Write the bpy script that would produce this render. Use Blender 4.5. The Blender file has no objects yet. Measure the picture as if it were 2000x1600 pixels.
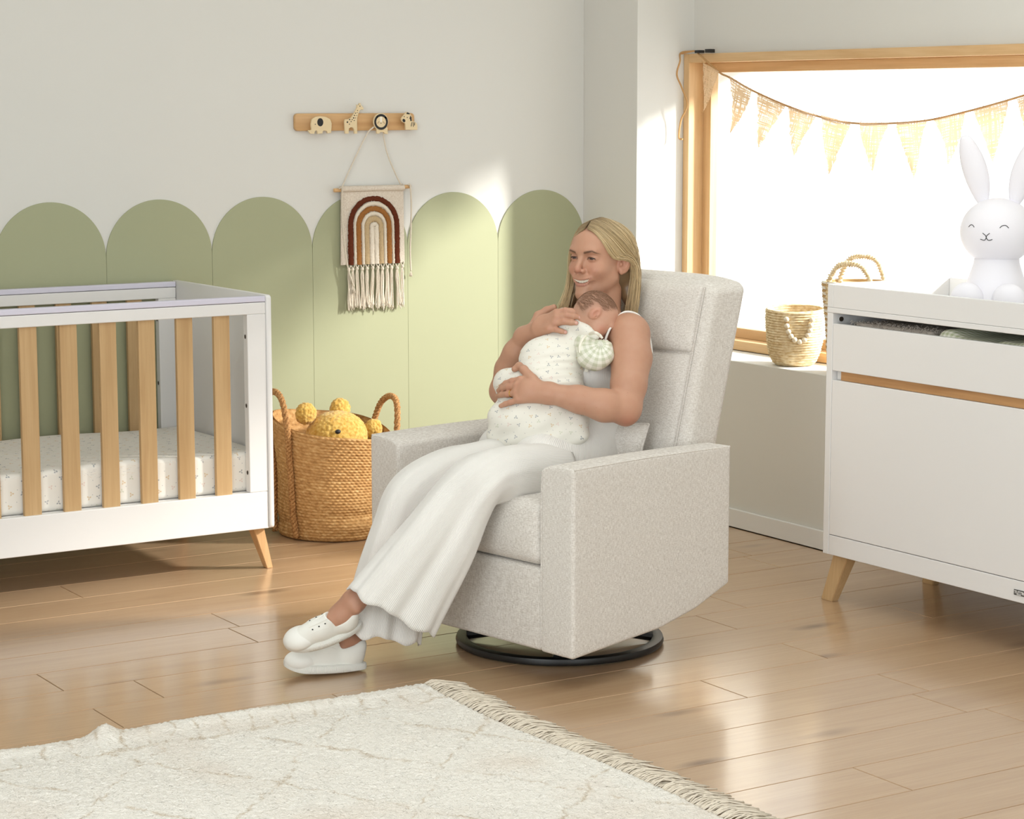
import bpy, bmesh, math, random
import numpy as np
from mathutils import Vector, Matrix

C = bpy.context.scene.collection
SC = bpy.context.scene
PI = math.pi

# ------------------------------------------------------------------ camera, world, lights, exposure
cam_d = bpy.data.cameras.new('camera'); cam = bpy.data.objects.new('camera', cam_d); C.objects.link(cam)
cam_d.sensor_width = 36.0; cam_d.lens = 4307.17 / 2000 * 36; cam_d.clip_start = .05; cam_d.clip_end = 100
def _cam():
    yaw, pitch, roll = .5637, .1383, -.0005
    w = Vector((math.sin(yaw)*math.cos(pitch), math.cos(yaw)*math.cos(pitch), -math.sin(pitch)))
    r0 = Vector((math.cos(yaw), -math.sin(yaw), 0)); u0 = r0.cross(w)
    r = math.cos(roll)*r0 + math.sin(roll)*u0; u = -math.sin(roll)*r0 + math.cos(roll)*u0
    m = Matrix((r, u, -w)).transposed().to_4x4(); m.translation = (-3.9684, -7.3429, 1.5555)
    cam.matrix_world = m
_cam(); SC.camera = cam

wd = bpy.data.worlds.new('daylight'); SC.world = wd; wd.use_nodes = True
bg = wd.node_tree.nodes['Background']; bg.inputs[0].default_value = (0.93, 0.97, 1.0, 1); bg.inputs[1].default_value = 2.2

def add_light(name, kind, energy, color, loc, target=None, direction=None, size=None, angle=None):
    d = bpy.data.lights.new(name, kind); d.energy = energy; d.color = color
    o = bpy.data.objects.new(name, d); C.objects.link(o); o.location = loc
    v = Vector(direction) if direction is not None else Vector(target) - Vector(loc)
    o.rotation_euler = v.to_track_quat('-Z', 'Y').to_euler()
    if size: d.shape = 'RECTANGLE'; d.size, d.size_y = size
    if angle is not None: d.angle = angle
    return o
def add_point(name, energy, color, loc, radius):
    d = bpy.data.lights.new(name, 'POINT'); d.energy = energy; d.color = color; d.shadow_soft_size = radius
    o = bpy.data.objects.new(name, d); C.objects.link(o); o.location = loc; return o
# hard key light outside the window (late sun or a studio head), plus unseen area lamps added as fill: off the ceiling, front and left
add_point('key_outside_window', 2800, (1.0, .965, .92), (4.27, -3.57, 2.92), .26)
add_light('ceiling_bounce', 'AREA', 64, (.88, .955, 1.0), (-.7, -3.1, 2.35), direction=(.05, .1, 1), size=(2.6, 2.2))
add_light('fill_front', 'AREA', 88, (.88, .955, 1.0), (-2.2, -8.9, 1.6), target=(-.4, -1.0, .9), size=(3.6, 2.4))
add_light('fill_left', 'AREA', 122, (.88, .955, 1.0), (-4.4, -4.3, 1.5), target=(.6, -2.0, .9), size=(3.4, 2.2))

SC.view_settings.view_transform = 'Standard'; SC.view_settings.look = 'None'
SC.view_settings.exposure = 0.0; SC.view_settings.gamma = 1.0; SC.view_settings.use_curve_mapping = False

# ------------------------------------------------------------------ materials
def lin(c):
    c = c/255.0
    return c/12.92 if c <= .04045 else ((c+.055)/1.055)**2.4
def S(r, g, b): return (lin(r), lin(g), lin(b), 1.0)

class G:
    """a small wrapper round a material's node tree"""
    def __init__(self, name, col=(.8, .8, .8, 1), rough=.6, spec=.5):
        self.m = bpy.data.materials.new(name); self.m.use_nodes = True
        self.t = self.m.node_tree; self.b = self.t.nodes['Principled BSDF']
        self.b.inputs['Base Color'].default_value = col
        self.b.inputs['Roughness'].default_value = rough
        self.b.inputs['Specular IOR Level'].default_value = spec
    def n(self, typ, ins=None, out=0, **props):
        nd = self.t.nodes.new('ShaderNode' + typ)
        for k, v in props.items(): setattr(nd, k, v)
        for k, v in (ins or {}).items():
            if isinstance(v, bpy.types.NodeSocket): self.t.links.new(v, nd.inputs[k])
            else: nd.inputs[k].default_value = v
        return nd.outputs[out]
    def link(self, sock, name): self.t.links.new(sock, self.b.inputs[name])
    def coord(self, which='Object'):
        return self.n('TexCoord', out=which)
    def math(self, op, a, b=0.0, c=0.0, clamp=False):
        return self.n('Math', {0: a, 1: b, 2: c}, operation=op, use_clamp=clamp)
    def mapv(self, v, scale=(1, 1, 1), loc=(0, 0, 0), rot=(0, 0, 0)):
        return self.n('Mapping', {'Vector': v, 'Scale': scale, 'Location': loc, 'Rotation': rot})
    def noise(self, v, scale=5, detail=2, rough=.5, dist=0.0, out=0):
        return self.n('TexNoise', {'Vector': v, 'Scale': scale, 'Detail': detail, 'Roughness': rough, 'Distortion': dist}, out=out)
    def ramp(self, f, stops):
        nd = self.t.nodes.new('ShaderNodeValToRGB'); el = nd.color_ramp.elements
        while len(el) < len(stops): el.new(.5)
        for e, (p, c) in zip(el, stops): e.position = p; e.color = c if len(c) == 4 else (*c, 1)
        self.t.links.new(f, nd.inputs[0]); return nd.outputs[0]
    def mix(self, f, a, b, mode='MIX'):
        nd = self.t.nodes.new('ShaderNodeMix'); nd.data_type = 'RGBA'; nd.blend_type = mode
        for i, v in ((0, f), (6, a), (7, b)):
            if isinstance(v, bpy.types.NodeSocket): self.t.links.new(v, nd.inputs[i])
            else: nd.inputs[i].default_value = v
        return nd.outputs[2]
    def rng(self, f, a, b, c=0.0, d=1.0):
        return self.n('MapRange', {0: f, 1: a, 2: b, 3: c, 4: d})
    def bump(self, h, strength=.3, dist=.002):
        self.link(self.n('Bump', {'Height': h, 'Strength': strength, 'Distance': dist}), 'Normal')

def mat_plain(name, col, rough=.6, spec=.5, bump=None):
    g = G(name, col, rough, spec)
    if bump:
        g.bump(g.noise(g.coord(), bump[0], 3), bump[1], bump[2])
    return g.m

def mat_paint(name, col):
    g = G(name, col, .75, .3); v = g.coord()
    f = g.noise(v, 1.3, 3)
    g.link(g.mix(f, tuple(x*.97 for x in col[:3])+(1,), col), 'Base Color')
    g.bump(g.noise(v, 260, 2), .08, .0006)
    return g.m

def mat_wood(name, light, mid, dark, axis=2, rough=.5, scale=1.0, knots=False, tint=.0, spec=.4, coat=0.0, fine=.42):
    g = G(name, mid, rough, spec)
    v = g.coord()
    rnd = g.n('ObjectInfo', out='Random')
    off = g.n('CombineXYZ', {0: g.math('MULTIPLY', rnd, 37.0), 1: g.math('MULTIPLY', rnd, 91.0), 2: g.math('MULTIPLY', rnd, 53.0)})
    v = g.n('VectorMath', {0: v, 1: off}, operation='ADD')
    sc = [14*scale]*3; sc[axis] = 1.1*scale
    a = g.noise(g.mapv(v, sc), 1.0, 5, .55, .8)
    sc2 = [160*scale]*3; sc2[axis] = 5*scale
    f = g.noise(g.mapv(v, sc2), 1.0, 3, .6)
    c = g.ramp(a, [(.28, light), (.52, mid), (.75, dark)])
    c = g.mix(g.rng(f, .35, .72, 0, fine), c, dark)
    if tint:
        c = g.mix(g.math('MULTIPLY', rnd, tint), c, tuple(x*.62 for x in dark[:3])+(1,), 'MIX')
    h = f
    if knots:
        kv = g.mapv(v, (1.3, 4.6, 1))
        d = g.n('TexVoronoi', {'Vector': g.mix(.07, kv, g.noise(v, 9, 2, out='Color')), 'Scale': 1.0, 'Randomness': 1.0}, out='Distance', voronoi_dimensions='2D')
        k = g.rng(d, .02, .13, 1, 0)
        k = g.math('MULTIPLY', k, g.rng(g.noise(v, 1.1, 1), .45, .6))
        c = g.mix(g.math('MULTIPLY', k, .75), c, S(96, 66, 44))
        st = g.noise(g.mapv(v, (1.0, 22, 1)), 1.0, 4, .6, 1.2)
        c = g.mix(g.rng(st, .66, .78, 0, .30), c, S(140, 100, 70))
    g.link(c, 'Base Color')
    g.bump(h, .12, .0008)
    if coat: g.b.inputs['Coat Weight'].default_value = coat; g.b.inputs['Coat Roughness'].default_value = .16
    return g.m

def mat_linen(name, light, dark, s=1.0):
    g = G(name, light, .9, .15); v = g.coord()
    a = g.noise(g.mapv(v, (900*s, 900*s, 90*s)), 1, 2); b = g.noise(g.mapv(v, (110*s, 110*s, 1000*s)), 1, 2)
    w = g.math('ADD', g.rng(a, .3, .7), g.rng(b, .3, .7)); w = g.math('MULTIPLY', w, .5)
    big = g.noise(v, 6, 2)
    c = g.ramp(w, [(.2, dark), (.5, tuple((x+y)/2 for x, y in zip(light, dark))), (.72, light)])
    c = g.mix(g.rng(big, .3, .8, 0, .12), c, dark)
    g.link(c, 'Base Color'); g.bump(w, .35, .0012)
    g.b.inputs['Sheen Weight'].default_value = .15
    return g.m

def mat_white_lacquer(name='white_lacquer', col=None):
    g = G(name, col or S(233, 231, 229), .38, .4); v = g.coord()
    g.bump(g.noise(v, 60, 2), .02, .0005)
    return g.m

def mat_print(name, base, axes=(0, 2), scale=26.0, weave=True):
    """ivory cotton printed with tiny three-leaf sprigs and dots"""
    g = G(name, base, .9, .15)
    v = g.coord()
    sep = g.t.nodes.new('ShaderNodeSeparateXYZ'); g.t.links.new(v, sep.inputs[0])
    p = g.n('CombineXYZ', {0: sep.outputs[axes[0]], 1: sep.outputs[axes[1]]}) if not isinstance(axes[0], str) else g.coord('UV')
    p = g.mapv(p, (scale, scale, scale))
    col = base
    def layer(pv, shape, off):
        pv = g.mapv(pv, (1, 1, 1), off)
        nd = g.t.nodes.new('ShaderNodeTexVoronoi'); nd.voronoi_dimensions = '2D'
        g.t.links.new(pv, nd.inputs['Vector']); nd.inputs['Scale'].default_value = 1.0; nd.inputs['Randomness'].default_value = .55
        d, c, pos = nd.outputs['Distance'], nd.outputs['Color'], nd.outputs['Position']
        rel = g.n('VectorMath', {0: pv, 1: pos}, operation='SUBTRACT')
        s2 = g.t.nodes.new('ShaderNodeSeparateXYZ'); g.t.links.new(rel, s2.inputs[0])
        s3 = g.t.nodes.new('ShaderNodeSeparateColor'); g.t.links.new(c, s3.inputs[0])
        ang = g.math('ARCTAN2', s2.outputs[1], s2.outputs[0])
        ang = g.math('ADD', ang, g.math('MULTIPLY', s3.outputs[0], 6.28))
        if shape == 'sprig':
            lobe = g.math('ABSOLUTE', g.math('COSINE', g.math('MULTIPLY', ang, 1.5)))
            r = g.math('MULTIPLY_ADD', g.math('POWER', lobe, 2.0), .16, .03)
            m = g.math('LESS_THAN', d, r)
            gap = g.math('GREATER_THAN', d, .035)
            m = g.math('MULTIPLY', m, gap)
        else:
            m = g.math('LESS_THAN', d, .04)
        return m, s3.outputs[1]
    m, r = layer(p, 'sprig', (0, 0, 0))
    tint = g.ramp(r, [(0, S(120, 128, 140)), (.25, S(214, 178, 116)), (.45, S(150, 150, 160)), (.6, S(226, 198, 188)), (.8, S(198, 202, 178))])
    tint.node.color_ramp.interpolation = 'CONSTANT'
    c = g.mix(g.math('MULTIPLY', m, .62), base, tint)
    m2, r2 = layer(p, 'dot', (.47, .61, 0))
    c = g.mix(g.math('MULTIPLY', m2, .42), c, S(130, 128, 140))
    g.link(c, 'Base Color')
    g.bump(g.noise(v, 700, 2), .12, .0006)
    g.b.inputs['Sheen Weight'].default_value = .1
    return g.m

# ------------------------------------------------------------------ object helpers
def prop(o, label=None, cat=None, group=None, kind=None):
    if label: o['label'] = label
    if cat: o['category'] = cat
    if group: o['group'] = group
    if kind: o['kind'] = kind
    return o

def attach(o, parent):
    if parent is not None:
        o.parent = parent
        o.matrix_parent_inverse = parent_matrix(parent).inverted()
def parent_matrix(p):
    m = Matrix.LocRotScale(p.location, p.rotation_euler, p.scale)
    if p.parent: m = parent_matrix(p.parent) @ p.matrix_parent_inverse @ m
    return m

def root(name, loc, label=None, cat=None, group=None, kind=None, rz=0.0):
    o = bpy.data.objects.new(name, None); C.objects.link(o); o.location = loc; o.rotation_euler = (0, 0, rz)
    o.empty_display_size = .1
    return prop(o, label, cat, group, kind)

class MB:
    """collects vertices and faces (with optional uv) and links them as one mesh object"""
    def __init__(self): self.v = []; self.f = []; self.mi = []; self.uv = []; self.n = 0
    def add(self, v, f, mi=0, uv=None):
        v = np.asarray(v, float).reshape(-1, 3)
        self.v.append(v); k = self.n
        self.f += [tuple(i+k for i in q) for q in f]; self.mi += [mi]*len(f)
        self.uv.append(np.zeros((len(v), 2)) if uv is None else np.asarray(uv, float))
        self.n += len(v); return self
    def mesh(self, name, mats, smooth=True, angle=40, xf=None):
        v = np.concatenate(self.v)
        if xf is not None: v = xf(v)
        me = bpy.data.meshes.new(name)
        me.from_pydata(v.tolist(), [], self.f)
        if not isinstance(mats, (list, tuple)): mats = [mats]
        for m in mats: me.materials.append(m)
        if len(mats) > 1: me.polygons.foreach_set('material_index', self.mi)
        uv = np.concatenate(self.uv)
        if uv.any():
            l = me.uv_layers.new(name='UVMap'); idx = np.zeros(len(me.loops), int); me.loops.foreach_get('vertex_index', idx)
            l.data.foreach_set('uv', uv[idx].ravel())
        if smooth:
            me.polygons.foreach_set('use_smooth', [True]*len(me.polygons))
            if angle < 180: me.set_sharp_from_angle(angle=math.radians(angle))
        me.update(); return me
    def build(self, name, mats, parent=None, smooth=True, angle=40, xf=None):
        return link(name, self.mesh(name, mats, smooth, angle, xf), parent)

def link(name, me, parent=None, loc=None):
    o = bpy.data.objects.new(name, me); C.objects.link(o)
    if loc is not None: o.location = loc
    attach(o, parent); return o

def rbox(lo, hi, r=.002, m=2, n=(1, 1, 1), deform=None):
    """box with rounded edges as a vertex lattice; n = interior divisions per axis"""
    lo = np.array(lo, float); hi = np.array(hi, float); h = (hi-lo)/2; c = (hi+lo)/2
    r = min(r, h.min()*.999)
    ax = []
    for i in range(3):
        inner = np.linspace(-(h[i]-r), h[i]-r, n[i]+1)
        t = r*np.tan(np.linspace(0, PI/4, m+1))[1:] if r > 0 else np.array([])
        ax.append(np.concatenate([-(h[i]-r)-t[::-1], inner, h[i]-r+t]))
    idx = {}; V = []; F = []
    N = [len(a) for a in ax]
    def vid(i, j, k):
        key = (i, j, k)
        if key not in idx:
            idx[key] = len(V); V.append((ax[0][i], ax[1][j], ax[2][k]))
        return idx[key]
    for d in range(3):
        e, f = (d+1) % 3, (d+2) % 3
        for side in (0, N[d]-1):
            for a in range(N[e]-1):
                for b in range(N[f]-1):
                    q = []
                    for (x, y) in ((a, b), (a+1, b), (a+1, b+1), (a, b+1)):
                        t = [0, 0, 0]; t[d] = side; t[e] = x; t[f] = y; q.append(vid(*t))
                    F.append(q if side else q[::-1])
    V = np.array(V); inn = np.clip(V, -(h-r), h-r); d = V-inn
    L = np.linalg.norm(d, axis=1, keepdims=True); L[L < 1e-12] = 1
    V = inn + d/L*r + c
    if deform is not None: V = deform(V)
    return V, F

def frames(P):
    P = np.asarray(P, float); T = np.gradient(P, axis=0); T /= np.linalg.norm(T, axis=1, keepdims=True)+1e-12
    up = np.array([0, 0, 1.]) if abs(T[0][2]) < .9 else np.array([1., 0, 0])
    n = np.cross(T[0], up); n /= np.linalg.norm(n); Ns = []
    for t in T:
        n = n - t*(n@t); n /= np.linalg.norm(n); Ns.append(n)
    Ns = np.array(Ns); return T, Ns, np.cross(T, Ns)

def tube(P, r, n=8, cap=True, flat=1.0):
    P = np.asarray(P, float); r = np.broadcast_to(r, (len(P),)).astype(float)
    T, A, B = frames(P); an = np.linspace(0, 2*PI, n, endpoint=False)
    V = (P[:, None]+r[:, None, None]*(np.cos(an)[None, :, None]*A[:, None]+flat*np.sin(an)[None, :, None]*B[:, None])).reshape(-1, 3)
    F = []
    for i in range(len(P)-1):
        for j in range(n):
            k = (j+1) % n; F.append((i*n+j, i*n+k, (i+1)*n+k, (i+1)*n+j))
    if cap: F.append(tuple(range(n))[::-1]); F.append(tuple((len(P)-1)*n+j for j in range(n)))
    return V, F

def spline(P, n=40, closed=False):
    """Catmull-Rom through the points"""
    P = np.asarray(P, float); m = len(P)
    if closed: Q = np.vstack([P[-1], P, P[0], P[1]]); segs = m
    else: Q = np.vstack([2*P[0]-P[1], P, 2*P[-1]-P[-2]]); segs = m-1
    out = []
    for u in np.linspace(0, segs, n, endpoint=not closed):
        i = min(int(u), segs-1); t = u-i; a, b, c, d = Q[i], Q[i+1], Q[i+2], Q[i+3]
        out.append(.5*((2*b)+(-a+c)*t+(2*a-5*b+4*c-d)*t*t+(-a+3*b-3*c+d)*t**3))
    return np.array(out)

def grid(P, closed_u=False, uv=None):
    """P: (rows, cols, 3) -> mesh; closed_u joins the last column to the first"""
    R, K = P.shape[:2]; F = []
    for i in range(R-1):
        for j in range(K if closed_u else K-1):
            k = (j+1) % K; F.append((i*K+j, i*K+k, (i+1)*K+k, (i+1)*K+j))
    return P.reshape(-1, 3), F

def lathe(prof, n=32, c=(0, 0, 0)):
    prof = np.asarray(prof, float); an = np.linspace(0, 2*PI, n, endpoint=False)
    P = np.stack([prof[:, 0][:, None]*np.cos(an)+c[0], prof[:, 0][:, None]*np.sin(an)+c[1], np.repeat(prof[:, 1][:, None], n, 1)+c[2]], -1)
    return grid(P, True)

def prism(outline, th, fmap, bev=.0):
    """flat outline (list of 2-D points, counter-clockwise) given thickness; fmap(u, v, t) -> 3-D"""
    o = np.asarray(outline, float); n = len(o); V = []; F = []
    layers = [(0, bev), (bev, 0), (th-bev, 0), (th, bev)] if bev else [(0, 0), (th, 0)]
    nxt = np.roll(o, -1, 0)-o; prv = o-np.roll(o, 1, 0)
    nn = np.stack([nxt[:, 1]+prv[:, 1], -(nxt[:, 0]+prv[:, 0])], 1); nn /= np.linalg.norm(nn, axis=1, keepdims=True)+1e-12
    for t, ins in layers:
        for p, q in zip(o, nn): V.append(fmap(p[0]-q[0]*ins, p[1]-q[1]*ins, t))
    L = len(layers)
    for l in range(L-1):
        for j in range(n):
            k = (j+1) % n; F.append((l*n+j, l*n+k, (l+1)*n+k, (l+1)*n+j))
    F.append(tuple(range(n))[::-1]); F.append(tuple((L-1)*n+j for j in range(n)))
    return V, F

def rrect(w0, h0, w1, h1, r, n=5):
    pts = []
    for cx, cy, a in ((w1-r, h0+r, -PI/2), (w1-r, h1-r, 0), (w0+r, h1-r, PI/2), (w0+r, h0+r, PI)):
        for t in np.linspace(0, PI/2, n): pts.append((cx+r*math.cos(a+t), cy+r*math.sin(a+t)))
    return pts
def circle(cx, cy, rx, ry=None, n=20, a0=0, a1=2*PI):
    ry = rx if ry is None else ry
    return [(cx+rx*math.cos(t), cy+ry*math.sin(t)) for t in np.linspace(a0, a1, n, endpoint=(a1-a0 < 6.2))]

rng = np.random.default_rng(7); random.seed(7)
# ------------------------------------------------------------------ shared materials
M_WALL = mat_paint('wall_paint_white', S(222, 220, 214))
M_GREEN = mat_paint('panel_paint_sage', S(170, 172, 140))
M_WHITE = mat_white_lacquer()
M_OAK = mat_wood('oak_slats', S(208, 175, 131), S(199, 165, 120), S(180, 144, 99), 2, .5)
M_OAK_Y = mat_wood('oak_strip', S(205, 160, 112), S(192, 146, 98), S(165, 118, 74), 1, .5)
M_WIN_Z = mat_wood('window_oak_upright', S(226, 192, 146), S(216, 178, 130), S(196, 154, 104), 2, .45)
M_WIN_Y = mat_wood('window_oak_level', S(226, 192, 146), S(216, 178, 130), S(196, 154, 104), 1, .45)
M_FLOOR = mat_wood('oak_floor', S(203, 171, 137), S(195, 162, 127), S(182, 147, 112), 0, .30, knots=True, tint=.12, spec=.5, coat=.7, fine=.7)
M_LINEN = mat_linen('linen_upholstery', S(236, 231, 224), S(198, 189, 179))
M_DARKHOLE = mat_plain('dark_hole', S(58, 46, 34), .8)
M_BLACK = mat_plain('black_print', S(30, 28, 27), .6)
M_STEEL = mat_plain('black_steel', S(24, 23, 22), .4)

# ================================================================== the room
XB, YN, XW = 1.0114, -.366, 1.2814          # right wall face, niche corner, window wall face
ZS = .617                                   # top of the window bench
H = 3.1; YF = -9.3
def struct(name, mb, m, parent=None, **k):
    k.setdefault('angle', 5); o = mb.build(name, m, parent, **k)
    if parent is None: o['kind'] = 'structure'
    return o

floor = struct('floor', MB().add(*rbox((-4.7, YF, -.10), (1.7, .15, -.0145), .001, 1)), mat_plain('floor_base', S(92, 68, 46), .8))
# oak planks: rows run along the back wall, joints where the photograph shows them
pitch = .2065; y0 = -3.512
cache = {}
def plank(x0, x1, ya, yb):
    key = (round(x1-x0, 3), round(yb-ya, 3))
    if key not in cache:
        lx, ly = key; e = .0014
        mb = MB().add(*rbox((e, e, -.014), (lx-e, ly-e, 0), .0013, 1)); cache[key] = mb.mesh('plank', M_FLOOR, angle=5)
    o = link('plank', cache[key], None, (x0, ya, 0)); attach(o, floor)
i_lo = -28
for i in range(i_lo, 19):
    ya = y0+i*pitch; yb = ya+pitch
    if ya > -.002: break
    yb = min(yb, -.0005)
    start = {-1: -.596, 9: -1.246, 10: .742-1.95}.get(i)
    if start is None: start = .031 if i % 2 == 0 else -.55+((i*37) % 11)*.13
    xs = [-4.5, 1.0]; x = start-1.95*4
    while x < 1.0:
        if -4.3 < x < .85: xs.append(x)
        x += 1.95
    xs = sorted(xs)
    for a, b in zip(xs[:-1], xs[1:]): plank(a, b, ya, yb)

wb = struct('wall_back', MB().add(*rbox((-4.7, 0, -.1), (1.7, .15, H), .001, 1)), M_WALL)
# scalloped sage panels, each a board 5 mm proud of the wall
w_s, zt, zc = .407, 1.214, 1.0146
for k in range(-3, 6):
    xa = -1.4291+k*w_s; xb_ = xa+w_s; e = .0006
    a = (w_s-2*e)/2; cx = (xa+xb_)/2
    out = [(xa+e, 0.0), (xb_-e, 0.0)]
    out += [(cx+a*math.cos(t), zc+(zt-zc)*math.sin(t)) for t in np.linspace(0, PI, 44)]
    th = .005
    MB().add(*prism(out, th, lambda u, v, t: (u, -th+t, v))).build('scallop_panel', M_GREEN, wb, angle=30)

mb = MB()
mb.add(*rbox((XB, YN, 0), (1.7, 0, H), .002, 1))                       # pier beside the back corner
mb.add(*rbox((XB, -3.9, 0), (1.45, YN+.0005, ZS), .003, 2))                   # bench under the window
mb.add(*rbox((XW, -3.9, 1.742), (1.7, YN+.0005, H), .001, 1))                # wall over the window
mb.add(*rbox((XB, YF, 0), (1.7, -3.9, H), .002, 1))
mb.add(*rbox((XW+.07, -3.9, ZS-.05), (1.7, YN, ZS+.002), .001, 1))
wr = struct('wall_right', mb, M_WALL)
struct('baseboard_right', MB().add(*rbox((XB-.012, -3.9, 0.002), (XB, -.0055, .07), .003, 2)), M_WHITE)
struct('wall_left', MB().add(*rbox((-4.7, YF, -.1), (-4.5, 0, H), .001, 1)), M_WALL)
struct('wall_front', MB().add(*rbox((-4.7, YF-.2, -.1), (1.7, YF, H), .001, 1)), M_WALL)
struct('ceiling', MB().add(*rbox((-4.7, YF, H), (1.7, .15, H+.12), .001, 1)), M_WALL)

# the window: deep oak casing, inner sash, one wide pane
win = root('window_1', (1.28, -1.9, ZS), kind='structure')
YA, YB, ZT = -.3675, -2.75, 1.742
def wpart(name, lo, hi, m): return MB().add(*rbox(lo, hi, .002, 2)).build(name, m, win, angle=5)
wpart('frame_side', (1.231, YA-.035, ZS+.0025), (1.34, YA, ZT), M_WIN_Z)
wpart('frame_side', (1.231, YB, ZS+.0025), (1.34, YB+.035, ZT), M_WIN_Z)
wpart('frame_head', (1.231, YB+.035, ZT-.034), (1.34, YA-.035, ZT), M_WIN_Y)
wpart('frame_sill', (1.231, YB+.035, ZS+.0025), (1.34, YA-.035, ZS+.038), M_WIN_Y)
wpart('sash_side', (1.302, YA-.083, ZS+.038), (1.338, YA-.035, ZT-.034), M_WIN_Z)
wpart('sash_side', (1.302, YB+.035, ZS+.038), (1.338, YB+.083, ZT-.034), M_WIN_Z)
wpart('sash_head', (1.302, YB+.083, ZT-.072), (1.338, YA-.083, ZT-.034), M_WIN_Y)
wpart('sash_sill', (1.302, YB+.083, ZS+.038), (1.338, YA-.083, ZS+.076), M_WIN_Y)
g = G('window_glass', (1, 1, 1, 1), .0); g.t.nodes.remove(g.b)
tr = g.n('BsdfTransparent', {0: (.97, .98, .975, 1)}); gl = g.n('BsdfGlossy', {'Roughness': .01})
mx = g.n('MixShader', {0: .02, 1: tr, 2: gl}); g.t.links.new(mx, g.t.nodes['Material Output'].inputs[0])
MB().add(*rbox((1.318, YB+.08, ZS+.07), (1.322, YA-.08, ZT-.07), .0005, 1)).build('pane', g.m, win)
# short side walls closing the niche beyond the casing
struct('trim_1', MB().add(*rbox((XW, -3.9, ZS+.002), (1.7, YB-.0005, ZT), .001, 1)), M_WALL)

# ================================================================== crib
crib = root('crib', (-.7531, -.7644, 0), 'white crib with oak slats on splayed wooden legs, against the sage wall', 'crib', rz=.0101)
def put(ob, parent):            # parts written in their parent's own coordinates
    ob.parent = parent; ob.matrix_parent_inverse = Matrix.Identity(4); return ob
LC = 1.45
def cpart(name, lo, hi, m=M_WHITE, r=.003, label=None, par=crib):
    o = put(MB().add(*rbox(lo, hi, r, 2)).build(name, m, angle=5), par)
    if label: o['label'] = label
    return o
def end_panel(x0, x1):
    out = [(p[0], p[1]) for p in rrect(0, .142, .75, .926, .012, 5)]
    return put(MB().add(*prism(out, x1-x0, lambda u, v, t: (x0+t, u, v), .0015)).build('end_panel', M_WHITE, angle=50), crib)
e1 = end_panel(-.018, 0); e2 = end_panel(-LC, -LC+.018)
M_LILAC = mat_plain('teething_rail', S(216, 213, 228), .45)
slat_me = MB().add(*rbox((-.0285, -.008, .262), (.0285, .008, .872), .002, 2)).mesh('slat', M_OAK, angle=5)
for side, y in (('front', .004), ('back', .716)):
    cpart('teething_rail', (-LC+.019, y-.001, .904), (-.019, y+.031, .9225), M_LILAC, .003, 'lilac teething strip')
    cpart('top_rail', (-LC+.019, y, .864), (-.019, y+.03, .9025))
    cpart('bottom_board', (-LC+.019, y, .142), (-.019, y+.03, .268))
    p1 = cpart('post', (-.087, y, .268), (-.019, y+.03, .864)); p2 = cpart('post', (-LC+.019, y, .268), (-LC+.087, y+.03, .864))
    for k in range(9):
        o = link('slat', slat_me); put(o, crib); o.location = (-.1745-.1325*k, y+.018, 0)
    for pp, x in ((p1, -.0875), (p2, -LC+.0875)):
        for z in (.79, .56, .335):
            an = np.linspace(0, 2*PI, 14, endpoint=False)
            V = [(x+(-.0006 if x > -.5 else .0006), y+.015+.0055*math.cos(t), z+.0075*math.sin(t)) for t in an]
            put(MB().add(V, [tuple(range(14))]).build('bolt_hole', M_DARKHOLE), pp)
cpart('base_board', (-LC+.02, .036, .245), (-.02, .714, .268))
def leg_taper(top, bot, m):
    """four-sided tapering leg between two rectangles ((x0,y0,x1,y1), z)"""
    (a, za), (b, zb) = top, bot
    V = [(a[0], a[1], za), (a[2], a[1], za), (a[2], a[3], za), (a[0], a[3], za), (b[0], b[1], zb), (b[2], b[1], zb), (b[2], b[3], zb), (b[0], b[3], zb)]
    bm = bmesh.new(); vs = [bm.verts.new(v) for v in V]
    for q in ((0, 1, 2, 3), (7, 6, 5, 4), (0, 4, 5, 1), (1, 5, 6, 2), (2, 6, 7, 3), (3, 7, 4, 0)): bm.faces.new([vs[i] for i in q])
    bmesh.ops.recalc_face_normals(bm, faces=bm.faces)
    bmesh.ops.bevel(bm, geom=bm.edges[:], offset=.002, segments=2, affect='EDGES')
    me = bpy.data.meshes.new('leg'); bm.to_mesh(me); bm.free(); me.materials.append(m)
    return link('leg', me)
M_LEG = mat_wood('ash_legs', S(226, 186, 138), S(212, 168, 118), S(190, 145, 96), 2, .5)
for sx, x in ((1, 0), (-1, -LC)):
    for sy, y in ((1, 0), (-1, .75)):
        def X(a, b): return tuple(sorted((x-sx*a, x-sx*b)))
        def Y(a, b): return tuple(sorted((y+sy*a, y+sy*b)))
        (ax, bx), (ay, by) = X(.022, .062), Y(.035, .085); (cx, dx), (cy, dy) = X(-.003, .019), Y(.022, .052)
        put(leg_taper(((ax, ay, bx, by), .142), ((cx, cy, dx, dy), 0.0), M_LEG), crib)

M_SHEET = mat_print('sheet_print_side', S(240, 236, 228), ('UV', 0), 24.0)
mat_o = prop(root('mattress', (0, 0, 0)), 'thick crib mattress in an ivory fitted sheet printed with tiny sprigs', 'mattress', )
mat_o.location = (-.7531, -.7644, 0); mat_o.rotation_euler = (0, 0, .0101)
def sag(V):
    V = V.copy(); t = V[:, 2] > .38
    V[t, 2] += .006*np.sin(V[t, 0]*9)*np.cos(V[t, 1]*8)
    return V
V, F = rbox((-1.428, .037, .2685), (-.0215, .713, .405), .018, 3, (30, 14, 4), sag)
nrm_top = (V[:, 2] > .39)
uv = np.where(nrm_top[:, None], V[:, :2], np.stack([V[:, 0]+V[:, 1], V[:, 2]], 1))+.001
put(MB().add(V, F, uv=uv).build('sheet', M_SHEET, angle=180), mat_o)

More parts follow.
